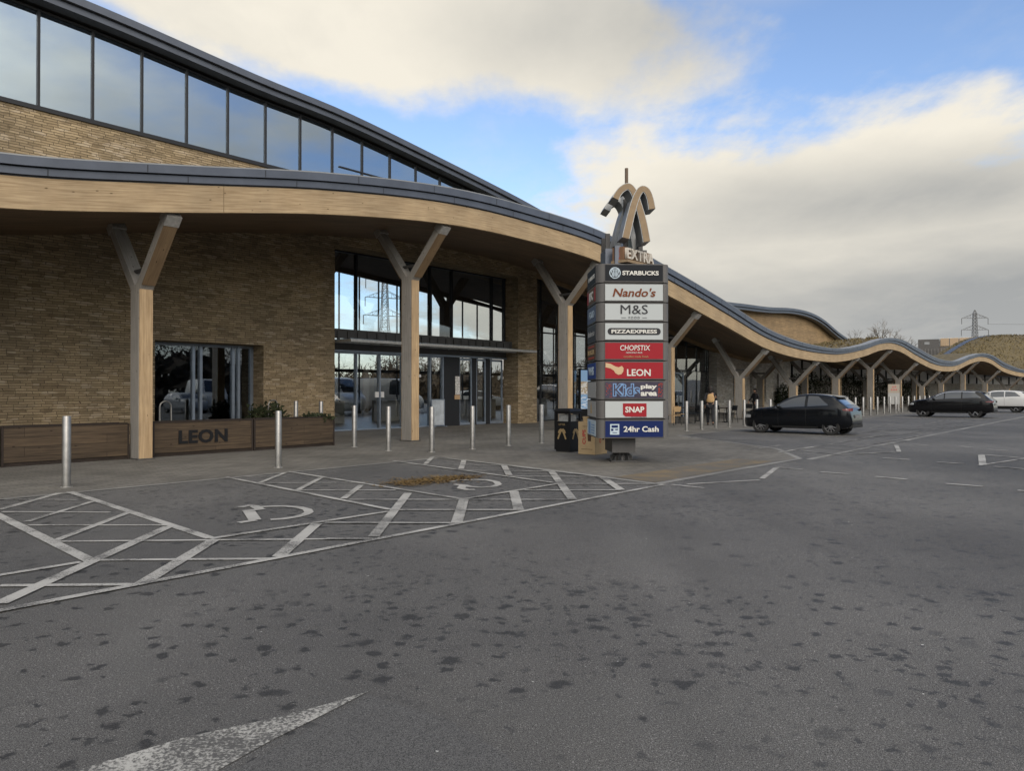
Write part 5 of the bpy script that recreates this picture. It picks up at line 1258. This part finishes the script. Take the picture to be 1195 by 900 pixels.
    b = MB(); b.ellipsoid((.015 * k, 0, 1.655 * k), ((.135 if hood else .115) * k, (.12 if hood else .10) * k, (.135 if hood else .11) * k), 16, 10); b.ellipsoid((-.03 * k, 0, 1.56 * k), (.09 * k, .09 * k, .12 * k), 12, 8); b.build('hair', hair, r, smooth=True)
    return r
tan = mat('tan_cloth', (.40, .255, .12), .85, noise=.15, nscale=8, bump=.2, bscale=30); darkc = mat('dark_cloth', (.016, .016, .019), .9, noise=.3, nscale=9); hairm = mat('dark_hair', (.012, .009, .008), .7)
p1 = person('person in a tan gilet and dark trousers walking behind the bollards', G(829, 496.6), R(75), darkc, darkc, hairm, hood=True, h=1.76)
k = 1.76 / 1.72
skin_mesh('gilet', [(0, 0, .98 * k), (0, 0, 1.14 * k), (.005, 0, 1.34 * k), (.012, 0, 1.44 * k)], [(0, 1), (1, 2), (2, 3)], [(.17, .205), (.172, .21), (.165, .215), (.10, .16)], tan, p1)
person('person in dark clothes standing beyond the bonnet of the black hatchback', F(45.0, -.9), R(200), darkc, darkc, hairm, stride=.06, h=1.70)

# ------------------------------------------------------------------ cafe furniture
wood_seat = wood_mat('ply_seat', (.30, .20, .10), (.42, .29, .16), knots=False, coords='Object', scale=3)
def chair(label, loc, rz, m, group='cafe chairs under the canopy'):
    r = thing('cafe_chair', label, 'chair', loc, rz, group)
    b = MB(); b.box(-.21, .21, -.21, .21, .44, .465); b.build('seat', m, r)
    b = MB(); b.hexa([(-.21, .19, .62), (.21, .19, .62), (.21, .21, .62), (-.21, .21, .62), (-.2, .24, .86), (.2, .24, .86), (.2, .26, .86), (-.2, .26, .86)]); b.build('backrest', m, r)
    for x in (-.19, .19):
        b = MB(); b.tube((x, -.19, .44), (x * 1.12, -.22, .006), .013, n=6); b.build('leg', M['black'], r)
        b = MB(); b.path([(x * 1.12, .25, .006), (x, .19, .45), (x, .235, .84)], .013, 6); b.build('leg', M['black'], r)
    return r
def ctable(label, loc, group='cafe tables under the canopy'):
    r = thing('cafe_table', label, 'table', loc, R(49), group)
    b = MB(); b.box(-.36, .36, -.36, .36, .72, .75); b.build('table_top', M['planter_edge'], r)
    b = MB(); b.tube((0, 0, .03), (0, 0, .72), .03, n=10); b.build('pedestal', M['black'], r)
    b = MB(); b.lathe([(0, .006), (.24, .006), (.22, .03), (0, .035)], 20); b.build('base', M['black'], r)
    return r
def at_depth(px, d): return Vector(((px - 597.5) / FPX * d, d, .004))
chair('tall backed ply chair just right of the sign tower', at_depth(787, 34.4), R(200), wood_seat); chair('ply chair turned sideways at the cafe table behind the first far bollard', at_depth(793, 36.5), R(120), wood_seat)
ctable('dark square cafe table behind the first bollard right of the sign tower', at_depth(802, 37))
chair('black cafe chair left of the walking person', at_depth(811, 36.5), R(-60), M['black']); ctable('dark cafe table left of the walking person', at_depth(816, 39))
chair('black cafe chair at the table nearest the glass porch', at_depth(820, 39.5), R(30), M['black'])
ctable('dark cafe table right of the walking person', at_depth(848, 37.5)); chair('black cafe chair with its back to the broad Y post', at_depth(853, 36.8), R(-70), M['black']); chair('black cafe chair right of the walking person, half behind a bollard', at_depth(842, 38.2), R(100), M['black'])
chair('black cafe chair right of the broad Y post', at_depth(872, 41), R(-40), M['black']); ctable('dark cafe table behind the bonnet of the hatchback', at_depth(881, 42))
chair('black cafe chair by the inner post', at_depth(888, 43), R(60), M['black'])
# glass porch in front of the curtain wall
r = thing('glass_porch', 'small glass porch with pale blue frame standing out from the long glazing', 'porch', F(38.5, -5.0), heading(40)); b = MB()
for x in (0, 1.3, 2.6):
    for y in (0, -1.2 + .0): b.box(x - .04, x + .04, -y - .04 - 1.2, -y + .04 - 1.2, .006, 2.6)
for y in (-1.2, 0.0): b.box(-.04, 2.64, y - .04, y + .04, 2.602, 2.7)
for x in (0, 2.6): b.box(x - .04, x + .04, -1.16, -.04, 2.602, 2.7)
b.build('frame', M['frame_pale'], r)
for x0, x1 in ((.041, 1.259), (1.341, 2.559)): b = MB(); b.box(x0, x1, -1.21, -1.19, .02, 2.6); b.build('pane', M['glass_clear'], r)
b = MB(); b.box(-.01, .01, -1.155, -.045, .02, 2.6); b.build('pane', M['glass_clear'], r)

# ------------------------------------------------------------------ hedges, small board
def hedge(label, s0, s1, o, h, seed, wd=1.1):
    r = thing('hedge', label, 'hedge', F(s0, o), heading(s0)); L = s1 - s0; q = random.Random(seed); b = MB()
    for i in range(int(L * 330)):
        x = q.uniform(0, L); top = h * (1 + .14 * math.sin(x * 1.7 + seed) + .08 * math.sin(x * 4.3)); u = q.random()
        f = q.random(); y = q.uniform(-wd / 2, wd / 2); z = q.uniform(.03, top)
        if f < .55: y = -wd / 2 + q.random() ** 2 * .35 + .12 * math.sin(x * 5 + z * 4)
        elif f < .85: z = top - q.random() ** 2 * .4
        p = Vector((x, y, z)); d = Vector((q.gauss(0, 1), q.gauss(-.4, 1), q.gauss(.5, 1))).normalized(); e = d.orthogonal().normalized(); l = q.uniform(.08, .2)
        b.add([p, p + d * l * .5 + e * l * .32, p + d * l, p + d * l * .5 - e * l * .32], [(0, 1, 2, 3)])
    b.build('foliage', LEAF, r, fix=False)
    b = MB()
    for i in range(int(L / .8)): b.tube((i * .8 + .3, 0, 0), (i * .8 + .35, .05, h * .7), .04, .02, 5)
    b.build('trunks', M['planter_edge'], r); return r
shrub('loose dark bush in front of the grey stone wall', F(60.5, -4.9), .9, .7, 2.1, 900, 21, leaf=.22)
hedge('dark evergreen hedge under the canopy behind the black hatchback', 63, 74, -6.4, 2.7, 1)
hedge('dark evergreen hedge behind the small board with red marks', 75, 90, -6.4, 2.75, 2)
hedge('dark evergreen hedge beyond the dark SUV', 91, 112, -6.6, 2.4, 3)
r = thing('notice_board', 'small pale board with red marks on posts behind the far bollards', 'sign', F(63.0, 2.6), R(18))
b = MB(); b.box(-.56, .56, -.03, .03, 1.42, 2.1); b.build('board', mat('board_tan', (.27, .235, .19), .6), r)
b = MB(); b.box(-.555, .555, -.028, .028, .55, 1.418); b.build('lower_panel', mat('board_grey', (.28, .28, .27), .6), r)
for x in (-.48, .48): b = MB(); b.box(x - .04, x + .04, -.025, .025, .006, .548); b.build('post', M['steel_dull'], r)
b = MB(); [b.prism([(x, z), (x + .13, z), (x + .065, z + .15)], (0, -.0305, 0), (1, 0, 0), (0, 0, 1), .005) for x, z in ((-.28, 1.62), (-.06, 1.62), (.16, 1.62), (-.16, 1.82), (.06, 1.85))]; b.build('red_marks', red, r)

# ------------------------------------------------------------------ background: trees, pylons, plant building
BARK = mat('bare_twigs', (.21, .185, .155), .9)
def bare_tree(label, loc, h, seed, group='bare winter trees', spread=.40, depth=7):
    r = thing('bare_tree', label, 'tree', loc, 0, group); q = random.Random(seed); tr, cr = MB(), MB()
    def grow(p, d, l, rad, lev):
        e = p + d * l; (tr if lev < 2 else cr).tube(p, e, rad, rad * .72, 5 if lev < 3 else 3, cap=False)
        if lev >= depth: return
        for i in range(q.choice((2, 3, 3)) if lev else 4):
            nd = (d + Vector((q.gauss(0, 1), q.gauss(0, 1), q.gauss(.15, .5))) * spread).normalized()
            grow(p + d * l * q.uniform(.6, 1), nd, l * q.uniform(.62, .84), rad * .62, lev + 1)
    grow(Vector((0, 0, 0)), Vector((0, 0, 1)), h * .27, h * .022, 0)
    tr.build('trunk', BARK, r, fix=False); cr.build('crown', BARK, r, fix=False); return r
bare_tree('tallest bare winter tree showing over the wavy roof', at_depth(1034, 150), 19.6, 3)
bare_tree('smaller bare winter tree left of the tallest one over the roof', at_depth(1011, 165), 18.5, 8)
def pylon(label, loc, rz, H=45.0):
    r = thing('pylon', label, 'pylon', loc, rz, 'electricity pylons'); b = MB(); t = .13
    def hw(z): return lin([(0, 3.6), (H * .55, 1.25), (H * .96, .7), (H, .1)], z)
    Z = [0]; 
    while Z[-1] < H * .95: Z.append(min(H * .96, Z[-1] + max(1.8, hw(Z[-1]) * 1.9)))
    Z.append(H)
    C = [(1, 1), (1, -1), (-1, -1), (-1, 1)]
    for z0, z1 in zip(Z, Z[1:]):
        for k in range(4):
            a, c = C[k], C[(k + 1) % 4]
            P = lambda q, z: (q[0] * hw(z), q[1] * hw(z), z)
            b.tube(P(a, z0), P(a, z1), t, n=4); b.tube(P(a, z0), P(c, z1), t * .6, n=4); b.tube(P(c, z0), P(a, z1), t * .6, n=4); b.tube(P(a, z1), P(c, z1), t * .6, n=4)
    b.build('lattice_tower', M['pylon'], r, fix=False)
    for za, l in ((H * .90, 6.8), (H * .76, 7.0), (H * .62, 7.6)):
        for sg in (1, -1):
            b = MB(); w = hw(za)
            for y in (w, -w): b.tube((sg * w, y, za), (sg * l, 0, za), t * .8, n=4); b.tube((sg * w, y, za + 2.4), (sg * l, 0, za), t * .7, n=4)
            for k in range(1, 4): x = lerp(w, l, k / 4); z2 = za + 2.4 * (1 - k / 4); b.tube((sg * x, 0, za), (sg * x, 0, z2), t * .5, n=4); b.tube((sg * x, 0, z2), (sg * lerp(w, l, (k + 1) / 4), 0, za), t * .5, n=4)
            b.build('cross_arm', M['pylon'], r, fix=False)
            b = MB(); b.tube((sg * l, 0, za), (sg * l, 0, za - 3.2), .14, n=6); b.build('insulator', M['dark_steel'], r, fix=False)
    return r
pylon('grey lattice pylon far behind the building, under the pale sky', at_depth(1138, 400) - Vector((0, 0, 0)), R(-4))
pylon('grey lattice pylon seen through the tall entrance glazing, left of its Y post', at_depth(449, 262), R(25))
pc = at_depth(1138, 400)
b = MB()
for za in (45 * .90 - 3.2, 45 * .76 - 3.2, 45 * .62 - 3.2):
    for sx_ in (6.9,):
        a0 = pc + Vector((sx_, 0, za)); a1 = pc + Vector((300, -90, za + 2)); pts = []
        for i in range(25): t = i / 24; p = a0.lerp(a1, t); p.z -= 6.5 * 4 * t * (1 - t) * .5; pts.append(p)
        b.path(pts, .075, 4)
wl = b.build('power_line', M['dark_steel'], fix=False); tag(wl, 'thin power lines running off to the right from the far pylon', 'power line')
r = thing('plant_building', 'far boxy roof plant building with a row of orange panels behind the wavy roof', 'building', at_depth(1106, 135), R(-30)); s_ = 135 / FPX
b = MB(); b.box(-4.6, -1.3, -4, 4, 0, 1.6 + 59 * s_); b.build('dark_block', mat('dark_cladding', (.095, .09, .085), .7, noise=.15), r)
b = MB(); b.box(-1.29, 8, -3, 4, 0, 1.6 + 51 * s_); b.build('wall', mat('brown_grey_cladding', (.14, .125, .11), .8, noise=.15), r)
for k in range(5): b = MB(); b.box(-1.1 + k * 1.45, .2 + k * 1.45, -3.1, -2.8, 1.6 + 51.2 * s_, 1.6 + 60 * s_); b.build('orange_panel', mat('orange_panel', (.40, .29, .185), .7), r)
b = MB(); b.box(-1.28, 8.1, -2.79, -2.6, 1.6 + 51.1 * s_, 1.6 + 60.5 * s_); b.build('panel_frame', mat('pale_panel_frame', (.5, .5, .48), .6), r)
b = MB(); [b.box(-7 + k * .5, -6.92 + k * .5, -4.5, -4.42, 0, 1.6 + 48 * s_) for k in range(30)]; b.build('fence_posts', mat('fence_grey', (.2, .19, .18), .8), r)
b = MB(); b.box(-3.6, -2.8, -4.05, -4.003, 1.6 + 53 * s_, 1.6 + 56 * s_); b.build('louvre', M['zinc_cap'], r)
# behind the building (seen through the entrance) and across the road (mirrored in the shop window)
wp = car_paint('white_van_paint', (.55, .55, .54), .3)
make_car(VAN, 'panel_van', 'white panel van seen through the entrance glass at its left jamb', at_depth(388, 50), R(-40), wp, 'van', 'vans behind the building', False)
make_car(VAN, 'panel_van', 'silver panel van seen through the entrance glass left of the Y post', at_depth(450, 54), R(-10), car_paint('silver_van_paint', (.3, .3, .3), .3), 'van', 'vans behind the building', False)
make_car(SUV, 'parked_car', 'pale car seen through the sliding doors behind the building', at_depth(560, 62), R(10), wp, 'car', 'cars behind the building', False)
make_car(VAN, 'panel_van', 'white panel van mirrored in the shop window beside the planters', ST(28, 7, 0), FWD + .2, wp, 'van', 'vehicles mirrored in the glass', False)
make_car(HATCH, 'parked_car', 'silver hatchback mirrored low in the shop window', ST(25, 4, 0), FWD, car_paint('silver_car_paint', (.3, .31, .32), .3), 'car', 'vehicles mirrored in the glass', False)
WOODM = leaf_mat('bare_woodland', (.03, .024, .018), (.075, .055, .035))
def woods(label, s0, s1, tc_, n, hgt, seed):
    b = MB(); q = random.Random(seed)
    for i in range(n):
        s = q.uniform(s0, s1); t = tc_ + q.gauss(0, 2.5); hh = hgt * (1 + .25 * math.sin(s * .21) + .15 * math.sin(s * .63 + 1)); z = hh * q.random() ** .8
        p = Vector((s * .6534 + t * .757, s * .757 - t * .6534, z)); d = Vector((q.gauss(0, 1), q.gauss(0, 1), q.gauss(.4, 1))).normalized(); e = d.orthogonal().normalized(); l = q.uniform(.5, 1.2) * (1.7 if z < hh * .6 else .8)
        w = .3 if z < hh * .6 else .1
        b.add([p - e * l * w, p + d * l, p + e * l * w], [(0, 1, 2)])
    tag(b.build('far_woodland', WOODM, fix=False), label, 'woodland', kind='stuff')
woods('dark bare woodland across the road, mirrored in the shop window', -20, 120, 34, 16000, 7.0, 77)
woods('dark bare woodland behind the building, seen through the entrance glass', 10, 110, -72, 14000, 5.0, 78)
